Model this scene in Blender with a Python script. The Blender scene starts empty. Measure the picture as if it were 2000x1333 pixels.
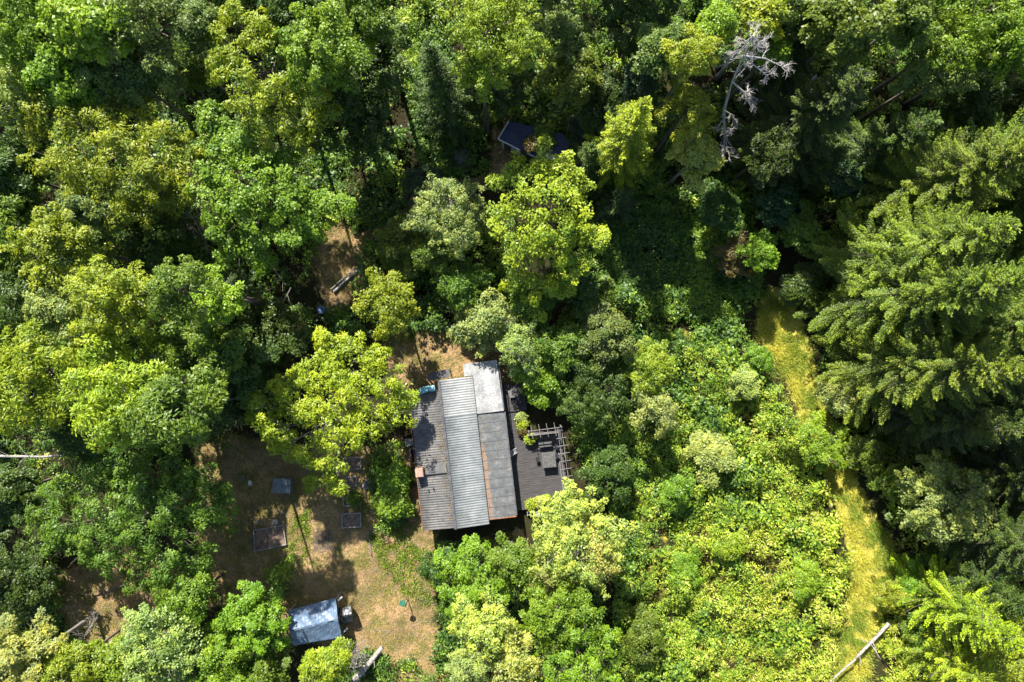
import bpy, math, random
import numpy as np
from math import sin, cos, pi, radians

scene = bpy.context.scene
# ------------------------------------------------------------------ camera
H = 60.0
cam_d = bpy.data.cameras.new('camera'); cam = bpy.data.objects.new('camera', cam_d)
scene.collection.objects.link(cam); scene.camera = cam
cam_d.sensor_width = 36; cam_d.lens = 24
cam_d.clip_end = 2000
cam.location = (0, 0, H); cam.rotation_euler = (0, 0, 0)
# ------------------------------------------------------------------ light
SUN_EL = 40.0
SH = (0.29, -0.957)                       # shadows fall this way on the ground
w = bpy.data.worlds.new('World'); scene.world = w; w.use_nodes = True
nt = w.node_tree; bg = nt.nodes['Background']
sky = nt.nodes.new('ShaderNodeTexSky'); sky.sky_type = 'NISHITA'; sky.sun_disc = False
sky.sun_elevation = radians(SUN_EL); sky.sun_rotation = -math.atan2(SH[0], -SH[1])
nt.links.new(sky.outputs[0], bg.inputs[0]); bg.inputs[1].default_value = 0.072
sd = bpy.data.lights.new('sun', 'SUN'); sun = bpy.data.objects.new('sun', sd); scene.collection.objects.link(sun)
sd.energy = 5.0; sd.angle = radians(0.5); sd.color = (1.0, 0.95, 0.86)
_ce = cos(radians(SUN_EL)); _d = np.array([SH[0]*_ce, SH[1]*_ce, -sin(radians(SUN_EL))])
import mathutils
sun.rotation_euler = mathutils.Vector(_d).to_track_quat('-Z', 'Y').to_euler()
scene.view_settings.view_transform = 'Standard'; scene.view_settings.look = 'None'
scene.view_settings.exposure = 1.55; scene.view_settings.gamma = 1.0
scene.render.engine = 'CYCLES'
scene.cycles.max_bounces = 6; scene.cycles.diffuse_bounces = 3; scene.cycles.glossy_bounces = 2
scene.cycles.transmission_bounces = 4; scene.cycles.transparent_max_bounces = 4

# ------------------------------------------------------------------ helpers
rng = np.random.default_rng(7)
def P(u, v, z=0.0):
    k = 90/2000*(H-z)/H
    return np.array([(u-1000)*k, (666.5-v)*k, z])
COL = scene.collection
def link(o): COL.objects.link(o); return o
def tag(o, label=None, cat=None, group=None, kind=None):
    if label: o['label'] = label
    if cat: o['category'] = cat
    if group: o['group'] = group
    if kind: o['kind'] = kind
    return o
def empty(name, loc, rz=0.0, label=None, cat=None, group=None):
    o = bpy.data.objects.new(name, None); link(o); o.location = [float(c) for c in loc]; o.rotation_euler[2] = rz
    o.empty_display_size = .3
    return tag(o, label, cat, group)
def np_mesh(name, V, F, mat, fattr=None, nper=4, smooth=False):
    V = np.ascontiguousarray(V, dtype=np.float32).reshape(-1, 3); F = np.ascontiguousarray(F, dtype=np.int32).reshape(-1, nper)
    me = bpy.data.meshes.new(name)
    me.vertices.add(len(V)); me.vertices.foreach_set('co', V.ravel())
    me.loops.add(F.size); me.loops.foreach_set('vertex_index', F.ravel())
    me.polygons.add(len(F)); me.polygons.foreach_set('loop_start', np.arange(0, F.size, nper, dtype=np.int32))
    if smooth: me.polygons.foreach_set('use_smooth', np.ones(len(F), dtype=bool))
    me.update(calc_edges=True)
    if fattr is not None:
        a = me.attributes.new('tint', 'FLOAT', 'FACE'); a.data.foreach_set('value', np.ascontiguousarray(fattr, dtype=np.float32))
    if mat: me.materials.append(mat)
    return me
class MB:
    """collects boxes, tubes, prisms into one mesh"""
    def __init__(s): s.v = []; s.f = []
    def add(s, vs, fs):
        b = len(s.v); s.v += [tuple(float(c) for c in p) for p in vs]; s.f += [tuple(i+b for i in f) for f in fs]; return s
    def box(s, x0, x1, y0, y1, z0, z1):
        vs = [(x0,y0,z0),(x1,y0,z0),(x1,y1,z0),(x0,y1,z0),(x0,y0,z1),(x1,y0,z1),(x1,y1,z1),(x0,y1,z1)]
        return s.add(vs, [(0,3,2,1),(4,5,6,7),(0,1,5,4),(1,2,6,5),(2,3,7,6),(3,0,4,7)])
    def hexa(s, bot, top):
        return s.add(list(bot)+list(top), [(0,3,2,1),(4,5,6,7),(0,1,5,4),(1,2,6,5),(2,3,7,6),(3,0,4,7)])
    def slab(s, pts, th):
        """pts: polygon of 3D points counter-clockwise from above, thickness down"""
        n = len(pts); bot = [(p[0], p[1], p[2]-th) for p in pts]
        fs = [tuple(range(n)), tuple(reversed(range(n, 2*n)))] + [(i, i+n, (i+1) % n+n, (i+1) % n) for i in range(n)]
        return s.add(list(pts)+bot, fs)
    def bar(s, a, b, w, h):
        a = np.array(a, float); b = np.array(b, float); d = (b-a)/np.linalg.norm(b-a)
        up = np.array([0,0,1.]) if abs(d[2]) < .9 else np.array([1.,0,0])
        sx = np.cross(d, up); sx /= np.linalg.norm(sx); sz = np.cross(sx, d)
        q = lambda c: [c+sx*w/2*i+sz*h/2*j for i, j in ((-1,-1),(1,-1),(1,1),(-1,1))]
        return s.hexa(q(a), q(b))
    def tube(s, pts, rad, n=7, cap=True):
        pts = [np.array(p, float) for p in pts]; b = len(s.v); m = len(pts)
        for i, p in enumerate(pts):
            d = pts[min(i+1, m-1)]-pts[max(i-1, 0)]; d /= (np.linalg.norm(d)+1e-9)
            up = np.array([0,0,1.]) if abs(d[2]) < .8 else np.array([1.,0,0])
            x = np.cross(d, up); x /= np.linalg.norm(x); y = np.cross(x, d)
            r = rad[i] if hasattr(rad, '__len__') else rad
            for k in range(n):
                a = 2*pi*k/n; s.v.append(tuple(p+r*(cos(a)*x+sin(a)*y)))
        for i in range(m-1):
            for k in range(n): s.f.append((b+i*n+k, b+i*n+(k+1) % n, b+(i+1)*n+(k+1) % n, b+(i+1)*n+k))
        if cap:
            s.f.append(tuple(b+k for k in reversed(range(n)))); s.f.append(tuple(b+(m-1)*n+k for k in range(n)))
        return s
    def mesh(s, name, mat, smooth=False):
        me = bpy.data.meshes.new(name); me.from_pydata([tuple(float(c) for c in v) for v in s.v], [], s.f); me.update()
        if smooth: me.polygons.foreach_set('use_smooth', [True]*len(me.polygons))
        if mat: me.materials.append(mat)
        return me
    def build(s, name, mat, parent=None, smooth=False, bevel=0):
        o = link(bpy.data.objects.new(name, s.mesh(name, mat, smooth)))
        if parent: o.parent = parent
        if bevel:
            m = o.modifiers.new('bevel', 'BEVEL'); m.width = bevel; m.segments = 1; m.limit_method = 'ANGLE'
        return o
def obj(name, me, parent=None, color=None):
    o = link(bpy.data.objects.new(name, me)); o.parent = parent
    if color is not None: o.color = (*color, 1)
    return o
def vnoise(x, y, scale, seed=0):
    """smooth value noise 0..1"""
    r = np.random.default_rng(seed); T = r.random((64, 64))
    X = x/scale+1000.37; Y = y/scale+1000.71
    xi = np.floor(X).astype(int); yi = np.floor(Y).astype(int); fx = X-xi; fy = Y-yi
    fx = fx*fx*(3-2*fx); fy = fy*fy*(3-2*fy); g = lambda a, b: T[a % 64, b % 64]
    return (g(xi,yi)*(1-fx)+g(xi+1,yi)*fx)*(1-fy)+(g(xi,yi+1)*(1-fx)+g(xi+1,yi+1)*fx)*fy
def inpoly(x, y, poly):
    poly = [P(u, v)[:2] for u, v in poly]; r = np.zeros(np.shape(x), bool); n = len(poly)
    for i in range(n):
        x0, y0 = poly[i]; x1, y1 = poly[(i+1) % n]
        c = ((y0 > y) != (y1 > y)) & (x < (x1-x0)*(y-y0)/(y1-y0+1e-12)+x0); r ^= c
    return r
def linedist(x, y, pts):
    pts = [P(u, v)[:2] for u, v in pts]; d = np.full(np.shape(x), 1e9)
    for a, b in zip(pts[:-1], pts[1:]):
        e = b-a; t = np.clip(((x-a[0])*e[0]+(y-a[1])*e[1])/(e@e), 0, 1)
        d = np.minimum(d, np.hypot(x-a[0]-t*e[0], y-a[1]-t*e[1]))
    return d

# ------------------------------------------------------------------ materials
def newmat(name):
    m = bpy.data.materials.new(name); m.use_nodes = True; return m, m.node_tree, m.node_tree.nodes['Principled BSDF']
def N(t, typ, **kw):
    n = t.nodes.new(typ)
    for k, v in kw.items():
        if k in n.inputs.keys(): n.inputs[k].default_value = v
        else: setattr(n, k, v)
    return n
def mixc(t, f, a, b, blend='MIX'):
    n = t.nodes.new('ShaderNodeMix'); n.data_type = 'RGBA'; n.blend_type = blend
    for sock, val in ((n.inputs[0], f), (n.inputs[6], a), (n.inputs[7], b)):
        if hasattr(val, 'is_output'): t.links.new(val, sock)
        elif isinstance(val, (int, float)): sock.default_value = val
        else: sock.default_value = (*val, 1)
    return n.outputs[2]
def ramp(t, src, stops):
    r = t.nodes.new('ShaderNodeValToRGB'); e = r.color_ramp.elements
    while len(e) < len(stops): e.new(0.5)
    for i, (p, c) in enumerate(stops):
        e[i].position = p; e[i].color = (*(c if hasattr(c, '__len__') else (c, c, c)), 1)
    t.links.new(src, r.inputs[0]); return r.outputs[0]
def noise(t, scale, detail=4, rough=.6, coord='Object', vec=None):
    n = t.nodes.new('ShaderNodeTexNoise'); n.inputs['Scale'].default_value = scale; n.inputs['Detail'].default_value = detail
    n.inputs['Roughness'].default_value = rough
    if vec is None:
        c = t.nodes.new('ShaderNodeTexCoord'); vec = c.outputs[coord]
    t.links.new(vec, n.inputs['Vector']); return n.outputs['Fac']
def bump(t, bsdf, h, strength=.4, dist=.05):
    b = t.nodes.new('ShaderNodeBump'); b.inputs['Strength'].default_value = strength; b.inputs['Distance'].default_value = dist
    t.links.new(h, b.inputs['Height']); t.links.new(b.outputs[0], bsdf.inputs['Normal'])
def leafmat(name, base=None, trans=.32, yel=(1.42, 1.25, .60), rough=.45, spec=.35):
    m, t, b = newmat(name)
    at = t.nodes.new('ShaderNodeAttribute'); at.attribute_name = 'tint'
    if base is None:
        oi = t.nodes.new('ShaderNodeObjectInfo'); col = oi.outputs['Color']
    else:
        rg = t.nodes.new('ShaderNodeRGB'); rg.outputs[0].default_value = (*base, 1); col = rg.outputs[0]
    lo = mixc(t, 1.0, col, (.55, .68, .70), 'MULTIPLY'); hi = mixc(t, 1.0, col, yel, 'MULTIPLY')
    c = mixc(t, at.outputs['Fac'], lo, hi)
    t.links.new(c, b.inputs['Base Color']); b.inputs['Roughness'].default_value = rough
    b.inputs['Specular IOR Level'].default_value = spec
    tr = t.nodes.new('ShaderNodeBsdfTranslucent'); t.links.new(mixc(t, 1.0, c, (1.45, 1.5, .45), 'MULTIPLY'), tr.inputs[0])
    mx = t.nodes.new('ShaderNodeMixShader'); mx.inputs[0].default_value = trans
    t.links.new(b.outputs[0], mx.inputs[1]); t.links.new(tr.outputs[0], mx.inputs[2])
    t.links.new(mx.outputs[0], t.nodes['Material Output'].inputs[0]); return m
def simple(name, c0, c1, scale=6, rough=.8, bs=.3, spec=.3, metal=0, detail=5, stretch=None, p=(.35, .65)):
    m, t, b = newmat(name); tc = t.nodes.new('ShaderNodeTexCoord'); vec = tc.outputs['Object']
    if stretch:
        mp = t.nodes.new('ShaderNodeMapping'); mp.inputs['Scale'].default_value = stretch; t.links.new(vec, mp.inputs[0]); vec = mp.outputs[0]
    n = noise(t, scale, detail, .65, vec=vec)
    t.links.new(ramp(t, n, [(p[0], c0), (p[1], c1)]), b.inputs['Base Color']); b.inputs['Roughness'].default_value = rough
    b.inputs['Specular IOR Level'].default_value = spec; b.inputs['Metallic'].default_value = metal
    if bs: bump(t, b, n, bs, .03)
    return m
M = {}
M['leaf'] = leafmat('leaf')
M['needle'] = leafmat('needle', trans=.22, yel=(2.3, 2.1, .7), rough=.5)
M['bark'] = simple('bark', (.05, .04, .03), (.16, .135, .11), 5, .9, .6, stretch=(1, 1, .25))
M['palebark'] = simple('pale_bark', (.09, .08, .07), (.30, .275, .24), 4, .85, .5, stretch=(1, 1, .3))
M['deadwood'] = simple('dead_wood', (.15, .135, .12), (.40, .37, .33), 5, .8, .5)
M['bleached'] = simple('bleached_wood', (.26, .245, .23), (.48, .46, .44), 5, .8, .3)
M['greywood'] = simple('grey_wood', (.13, .12, .11), (.33, .31, .29), 9, .85, .4)
def under_mat():
    m = leafmat('undergrowth_leaf', (.1, .2, .03), trans=.33); t = m.node_tree
    at = [n for n in t.nodes if n.type == 'ATTRIBUTE'][0]
    c = ramp(t, at.outputs['Fac'], [(0, (.05, .105, .022)), (.28, (.13, .24, .026)), (.55, (.27, .38, .030)), (.85, (.45, .49, .050)), (1, (.50, .39, .17))])
    b = t.nodes['Principled BSDF']; tr = [n for n in t.nodes if n.type == 'BSDF_TRANSLUCENT'][0]
    t.links.new(c, b.inputs['Base Color']); t.links.new(mixc(t, 1.0, c, (1.45, 1.45, .5), 'MULTIPLY'), tr.inputs[0]); return m
M['undergrowth'] = under_mat()
M['grass'] = leafmat('grass_blade', (.27, .36, .040), trans=.28, yel=(2.1, 1.45, 2.0))
M['straw'] = leafmat('dry_straw', (.36, .27, .13), trans=.1, yel=(1.4, 1.25, 1.0))

def ground_mat():
    m, t, b = newmat('ground'); b.inputs['Roughness'].default_value = .95; b.inputs['Specular IOR Level'].default_value = .1
    A = lambda n: (lambda a: (setattr(a, 'attribute_name', n), a.outputs['Fac'])[1])(t.nodes.new('ShaderNodeAttribute'))
    n1 = noise(t, 5.5, 6, .75); n2 = noise(t, .7, 5, .7); n3 = noise(t, 22, 3, .7)
    lit = ramp(t, n1, [(.3, (.010, .008, .005)), (.58, (.035, .026, .014)), (.75, (.10, .075, .045))])
    lit = mixc(t, ramp(t, n2, [(.4, 0.0), (.7, .6)]), lit, (.035, .05, .012))
    dirt = ramp(t, n3, [(.3, (.15, .09, .05)), (.5, (.42, .265, .125)), (.68, (.66, .47, .27))])
    dirt = mixc(t, ramp(t, n2, [(.47, 0.0), (.6, .85)]), dirt, (.13, .135, .03))
    dirt = mixc(t, ramp(t, n1, [(.42, 0.0), (.66, .85)]), dirt, (.075, .055, .035))
    dirt = mixc(t, ramp(t, noise(t, .28, 4, .6), [(.42, 0.0), (.6, .55)]), dirt, (.09, .075, .03))
    grs = ramp(t, n1, [(.3, (.16, .16, .02)), (.55, (.36, .32, .05)), (.72, (.60, .48, .22))])
    def edge(a):
        ma = t.nodes.new('ShaderNodeMath'); ma.operation = 'ADD'; t.links.new(A(a), ma.inputs[0])
        mm = t.nodes.new('ShaderNodeMath'); mm.operation = 'MULTIPLY_ADD'; mm.inputs[1].default_value = 1.5; mm.inputs[2].default_value = -.75
        t.links.new(noise(t, 1.6, 6, .75), mm.inputs[0]); t.links.new(mm.outputs[0], ma.inputs[1])
        return ramp(t, ma.outputs[0], [(.38, 0.0), (.62, 1.0)])
    c = mixc(t, edge('dirt'), lit, dirt); c = mixc(t, edge('grass'), c, grs)
    c = mixc(t, edge('ash'), c, ramp(t, n3, [(.35, (.04, .033, .03)), (.7, (.17, .14, .12))]))
    t.links.new(c, b.inputs['Base Color']); bump(t, b, n1, .7, .12); return m
M['ground'] = ground_mat()

# ------------------------------------------------------------------ the ground
DIRT = [[(395,845),(470,850),(600,880),(830,870),(835,1040),(880,1075),(1000,1040),(1040,1060),(860,1110),(845,1200),(880,1333),(860,1420),(700,1420),(640,1260),(560,1250),(490,1180),(380,1190),(300,1260),(190,1270),(90,1200),(80,1120),(300,1080),(400,1130),(380,1000)],
        [(740,650),(870,630),(1000,680),(1010,790),(900,800),(800,800),(770,720)],
        [(610,440),(670,430),(735,520),(700,600),(640,590),(605,520)],
        [(955,225),(990,235),(1010,350),(960,345)]]
TRAILS = [[(985,330),(930,358),(860,362),(815,382),(785,430),(700,470)], [(1000,740),(1010,800)], [(1010,1040),(1040,1100)]]
GRASS = [[(1490,565),(1550,570),(1585,690),(1625,850),(1690,970),(1755,1085),(1830,1110),(1790,1170),(1725,1200),(1690,1340),(1640,1420),(1600,1420),(1655,1200),(1660,1090),(1630,970),(1580,880),(1545,760),(1475,650)]]
SUN_T = [(1150,560),(1300,600),(1400,640),(1480,700),(1530,790),(1560,890),(1610,960),(1640,1070),(1640,1200),(1580,1420),(1180,1420),(1200,1150),(1190,950),(1130,900),(1110,800),(1010,760),(990,680),(1080,640)]
def zone(x, y, polys, soft=.5):
    r = np.zeros(np.shape(x))
    for dx, dy in ((0,0),(soft,0),(-soft,0),(0,soft),(0,-soft),(.7*soft,.7*soft),(-.7*soft,.7*soft),(.7*soft,-.7*soft),(-.7*soft,-.7*soft)):
        a = np.zeros(np.shape(x), bool)
        for p in polys: a |= inpoly(x+dx, y+dy, p)
        r += a
    return r/9
def dirt_at(x, y, soft=.5):
    d = zone(x, y, DIRT, soft)
    for tr in TRAILS: d = np.maximum(d, np.clip(1.25-linedist(x, y, tr)/.55, 0, 1))
    return d
def gz(x, y):
    return .16*(vnoise(x, y, 5, 3)-.5)*np.clip((np.hypot(x+1, y+8.5)-9)/6, 0, 1)+.05*(vnoise(x, y, 1.1, 4)-.5)-.03
def make_ground():
    xs = np.concatenate([np.linspace(-900, -75, 12), np.arange(-70, 70.1, .4), np.linspace(75, 900, 12)])
    ys = np.concatenate([np.linspace(-900, -58, 12), np.arange(-54, 54.1, .4), np.linspace(58, 900, 12)])
    X, Y = np.meshgrid(xs, ys); Z = gz(X, Y); V = np.stack([X, Y, Z], -1).reshape(-1, 3)
    nx = len(xs); ny = len(ys); i = (np.arange(ny-1)[:, None]*nx+np.arange(nx-1)[None]).ravel()
    me = np_mesh('ground', V, np.stack([i, i+1, i+nx+1, i+nx], -1), M['ground'], smooth=True)
    x = V[:, 0]; y = V[:, 1]
    for n, val in (('dirt', dirt_at(x, y, 1.1)), ('grass', np.maximum(zone(x, y, GRASS, .6), .40*zone(x, y, [SUN_T], 1.5))),
                   ('ash', np.clip(.95-np.hypot(x-P(632,1055)[0], (y-P(632,1055)[1])*.85)/1.9, 0, .62))):
        a = me.attributes.new(n, 'FLOAT', 'POINT'); a.data.foreach_set('value', val.astype(np.float32))
    tag(obj('ground', me), kind='structure')
make_ground()

# ------------------------------------------------------------------ foliage engine
def norm(a): return a/(np.linalg.norm(a, axis=-1, keepdims=True)+1e-9)
def leaves(pos, ax, nr, L, W, tint):
    """arrays of leaves -> V, F, tint : one folded diamond each"""
    ax = norm(ax); side = norm(np.cross(nr, ax)); up = np.cross(ax, side)
    L = np.broadcast_to(np.asarray(L, float), (len(pos),))[:, None]; W = np.broadcast_to(np.asarray(W, float), (len(pos),))[:, None]
    mid = pos+ax*L*.5
    V = np.stack([pos, mid+side*W*.5+up*W*.12, pos+ax*L-up*L*.12, mid-side*W*.5+up*W*.12], 1)
    F = np.arange(len(pos)*4).reshape(-1, 4)
    return V.reshape(-1, 3), F, tint
def clumps(C, Nn, rc, k, L, W, droop, r, tb, flat=.45, jit=.35):
    """k leaves on an umbrella over each clump centre"""
    n = len(C); up = np.tile([0,0,1.], (n, 1)); a = np.cross(Nn, up+np.array([.01,.02,0])); a = norm(a); b = np.cross(Nn, a)
    th = r.random((n, k))*2*pi; t = np.sqrt(r.random((n, k)))
    rad = a[:, None]*np.cos(th)[..., None]+b[:, None]*np.sin(th)[..., None]
    R = np.broadcast_to(np.asarray(rc, float), (n,))[:, None, None]
    pos = C[:, None]+rad*(t[..., None]*R)+Nn[:, None]*(R*flat*(1-t[..., None]**2))+r.normal(0, .08, (n, k, 3))*R
    ax = rad*(.9+.2*t[..., None])+r.normal(0, jit, (n, k, 3)); ax[..., 2] -= droop
    nr = Nn[:, None]+rad*.45+r.normal(0, jit*.9, (n, k, 3))
    LL = L*(.7+.6*r.random(n*k)); WW = W*(.7+.6*r.random(n*k))
    tint = np.clip(tb[:, None]+r.normal(0, .13, (n, k)), 0, 1).ravel()
    return leaves(pos.reshape(-1, 3), ax.reshape(-1, 3), nr.reshape(-1, 3), LL, WW, tint)
STY = {  # clump radius, clumps per m2 of lobe radius, leaves, leaf length, width, droop
 'maple': (.46, 10., 62, .185, .14, .25),
 'ash':   (.46, 11., 56, .24, .09, .55),
 'oak':   (.38, 13., 44, .17, .11, .15),
 'birch': (.32, 19., 38, .17, .085, .45),
 'bush':  (.30, 15., 26, .20, .13, .15),
}
def crown_mesh(name, lobes, style, seed):
    r = np.random.default_rng(seed); rc, dn, k, L, W, dr = STY[style]
    Cs, Ns, T = [], [], []; lob = np.array(lobes)
    RC = []
    for i, (x, y, z, R) in enumerate(lob):
        n = max(5, int(dn*R*R*.42)); d = norm(r.normal(0, 1, (n*2, 3))); d = d[d[:, 2] > -.4][:n]; hz = norm(d*[1, 1, .35])
        reach = R*(.85+.5*r.random((len(d), 1))); sw = norm(r.normal(0, 1, d.shape))*.16*R
        for g, q in ((.55, 1.05), (.80, .95), (1.0, .75), (1.17, .5)):
            p = np.array([x, y, z])+(d*(1-.35*g)+hz*.35*g)*reach*g*np.array([1, 1, .85])+sw*g*g+r.normal(0, .06, d.shape)*R
            p[:, 2] -= .10*R*g*g
            keep = np.ones(len(d), bool) if g < 1 else r.random(len(d)) < .8
            for j, (x2, y2, z2, R2) in enumerate(lob):
                if j != i: keep &= np.linalg.norm(p-np.array([x2, y2, z2]), axis=1) > R2*.5
            keep &= vnoise(p[:, 0]+p[:, 2]*.6+seed, p[:, 1]-p[:, 2]*.4, .85, seed % 97) > .27
            if not keep.any(): continue
            Cs.append(p[keep]); Ns.append(norm(d[keep]*.55+np.array([0,0,.8])+r.normal(0, .25, (keep.sum(), 3)))); RC.append(np.full(keep.sum(), q))
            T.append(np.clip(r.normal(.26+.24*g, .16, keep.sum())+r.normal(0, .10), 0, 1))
    RC = np.concatenate(RC)
    C = np.concatenate(Cs); Nn = np.concatenate(Ns); T = np.concatenate(T)
    V, F, t = clumps(C, Nn, rc*RC*(.75+.5*r.random(len(C))), k, L, W, dr, r, T)
    # a thinner inner filling of leaves
    n2 = len(C)*4; q = r.integers(0, len(lob), n2); d = norm(r.normal(0, 1, (n2, 3)))
    pos = lob[q, :3]+d*(lob[q, 3:]*(r.random((n2, 1))**.5)*.8)
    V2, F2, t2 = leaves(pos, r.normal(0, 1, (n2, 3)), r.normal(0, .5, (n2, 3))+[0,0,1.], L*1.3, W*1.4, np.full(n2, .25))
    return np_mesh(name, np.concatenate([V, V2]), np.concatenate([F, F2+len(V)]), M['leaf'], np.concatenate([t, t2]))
def auto_lobes(R, zc, hc, seed, n=None, lr=.28, squash=1.0):
    """n lobes on an uneven dome of radius R centred at height zc, half height hc"""
    r = random.Random(seed); n = n or int(12+R*2.4); out = [(r.uniform(-.12, .12)*R, r.uniform(-.12, .12)*R, zc+hc*.55, R*lr*1.15)]
    for i in range(n):
        f = (i+.5)/n; el = math.asin(max(-.25, min(1, 1-1.3*f))) ; a = i*2.39996+r.uniform(-.35, .35)
        q = r.uniform(.62, 1.28); rr = R*.68*cos(el)*q; lz = zc+hc*.68*sin(el)*q+r.uniform(-.08,.08)*R
        out.append((rr*cos(a), rr*sin(a)*squash, lz, R*lr*r.uniform(.6, 1.3)))
    return out
def trunk_mesh(name, lobes, base_r, mat, seed, zb=0.0, twigs=True):
    r = random.Random(seed); m = MB(); L = np.array(lobes); zt = L[:, 2].max(); cx, cy = L[:, 0].mean(), L[:, 1].mean()
    zlo = L[:, 2].min(); fork = max(zb+.3*(zt-zb), zlo-.9)
    pts = [(0, 0, zb-.15)]; rad = [base_r*1.35]
    for f in (.08, .3, .55, .8, 1.0):
        pts.append((cx*f*f+r.uniform(-.06, .06)*base_r*4*f, cy*f*f+r.uniform(-.06, .06)*base_r*4*f, zb+(zt-zb)*f)); rad.append(base_r*(1.05-.9*f))
    m.tube(pts, rad, 7)
    for x, y, z, R in lobes:
        f = r.uniform(.25, .7); s = np.array([cx*f*f, cy*f*f, min(z-.4*R, fork+(zt-fork)*f*.5)]); e = np.array([x, y, z+R*.2])
        mid = s*.5+e*.5+np.array([r.uniform(-.2, .2), r.uniform(-.2, .2), -.1*np.linalg.norm(e-s)+r.uniform(-.1, .1)])
        br = base_r*.36; m.tube([s, mid, e], [br, br*.7, br*.3], 5, False)
        if twigs:
            for k in range(5):
                a = r.uniform(0, 2*pi); q = e*.6+mid*.4; w_ = np.array([x+R*.85*cos(a), y+R*.85*sin(a), z+R*r.uniform(.1, .8)])
                m.tube([q, q*.5+w_*.5+np.array([0,0,.1]), w_], [br*.35, br*.25, br*.1], 4, False)
    return m.mesh(name, mat, True)
def conifer(name, h, R, seed, skirt=.08, lean=(0, 0), density=1.0, droop=.28):
    r = np.random.default_rng(seed); tm = MB()
    tm.tube([(0,0,-.1), (0,0,h*.5), (0,0,h)], [h*.014+.06, h*.008+.03, .015], 7)
    S, A, NN, LL, TT = [], [], [], [], []; z = h*skirt; up = np.array([0,0,1.])
    while z < h*.985:
        t = (z-h*skirt)/(h*(1-skirt)); nb = int((10 if t < .75 else 7)*density)+1; az0 = r.random()*6.28
        for i in range(nb):
            az = az0+i*2*pi/nb+r.normal(0, .2); Lb = (R*(1-t)**.82+.18)*r.uniform(.5, 1.25)*(1 if t > .12 else .85)
            o = np.array([cos(az), sin(az), 0.]); sd_ = np.array([-sin(az), cos(az), 0.])
            z0 = z+r.uniform(-.2, .2); el = .12+.75*t*t
            ns = max(5, int(Lb/.125)); s = np.linspace(.12, 1, ns)
            cur = (o[None]*(s*Lb)[:, None]*cos(el)+up[None]*((el*s-(droop+.1)*s+.22*s*s*s)*Lb)[:, None])+np.array([0,0,z0])
            cur += sd_[None]*(r.normal(0, .06)*Lb*s*s)[:, None]
            if Lb > .8: tm.tube([cur[0]*[0,0,1], cur[ns//2], cur[-1]], [.035+.008*Lb, .02, .006], 4, False)
            tb = r.uniform(-.1, .5)
            if r.random() < .10: continue
            # ridge of the branch: shoots pointing outward
            d = np.gradient(cur, axis=0); d = norm(d)
            for q in (-1, 1):
                S.append(cur+r.normal(0, .02, cur.shape)); A.append(d+sd_[None]*q*.75*r.uniform(.7, 1.2, (ns, 1))+r.normal(0, .2, cur.shape))
                NN.append(np.tile(up, (ns, 1))+r.normal(0, .3, cur.shape)); LL.append(np.full(ns, .19)); TT.append(np.clip(tb+.25+.45*s+r.normal(0, .1, ns), 0, 1))  # tint yellows toward the tip: new growth plus sunlit ridge painted in
            # side twigs
            for q in (-1, 1):
                l2 = np.minimum(.13+.20*Lb*(1-s)**.8*np.clip(s*2.2, 0, 1), .55)*r.uniform(.7, 1.1, ns)
                ax = norm(d*.75+sd_[None]*q*.85+r.normal(0, .12, d.shape)-up*.30)
                for g in (.25, .55, .85):
                    pp = cur+ax*(l2*g)[:, None]-up*(.18*l2*g*g)[:, None]
                    for q2 in (-1, 1):
                        sel = (l2*g > .06)
                        a2 = ax+np.cross(ax, up)*q2*.6+r.normal(0, .22, ax.shape)-up*.22
                        S.append(pp[sel]); A.append(a2[sel]); NN.append((np.tile(up, (ns, 1))+r.normal(0, .35, pp.shape))[sel])
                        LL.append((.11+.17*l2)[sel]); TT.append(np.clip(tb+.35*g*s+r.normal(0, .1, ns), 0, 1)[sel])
        z += r.uniform(.40, .58)*(1 if t < .7 else .7)*(.65+.35*min(1, R/3))
    S = np.concatenate(S); A = np.concatenate(A); NN = np.concatenate(NN); LL = np.concatenate(LL); TT = np.concatenate(TT)
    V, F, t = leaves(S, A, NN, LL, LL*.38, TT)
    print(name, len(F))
    return tm.mesh(name+'_trunk', M['bark'], True), np_mesh(name, V, F, M['needle'], t)

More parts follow.
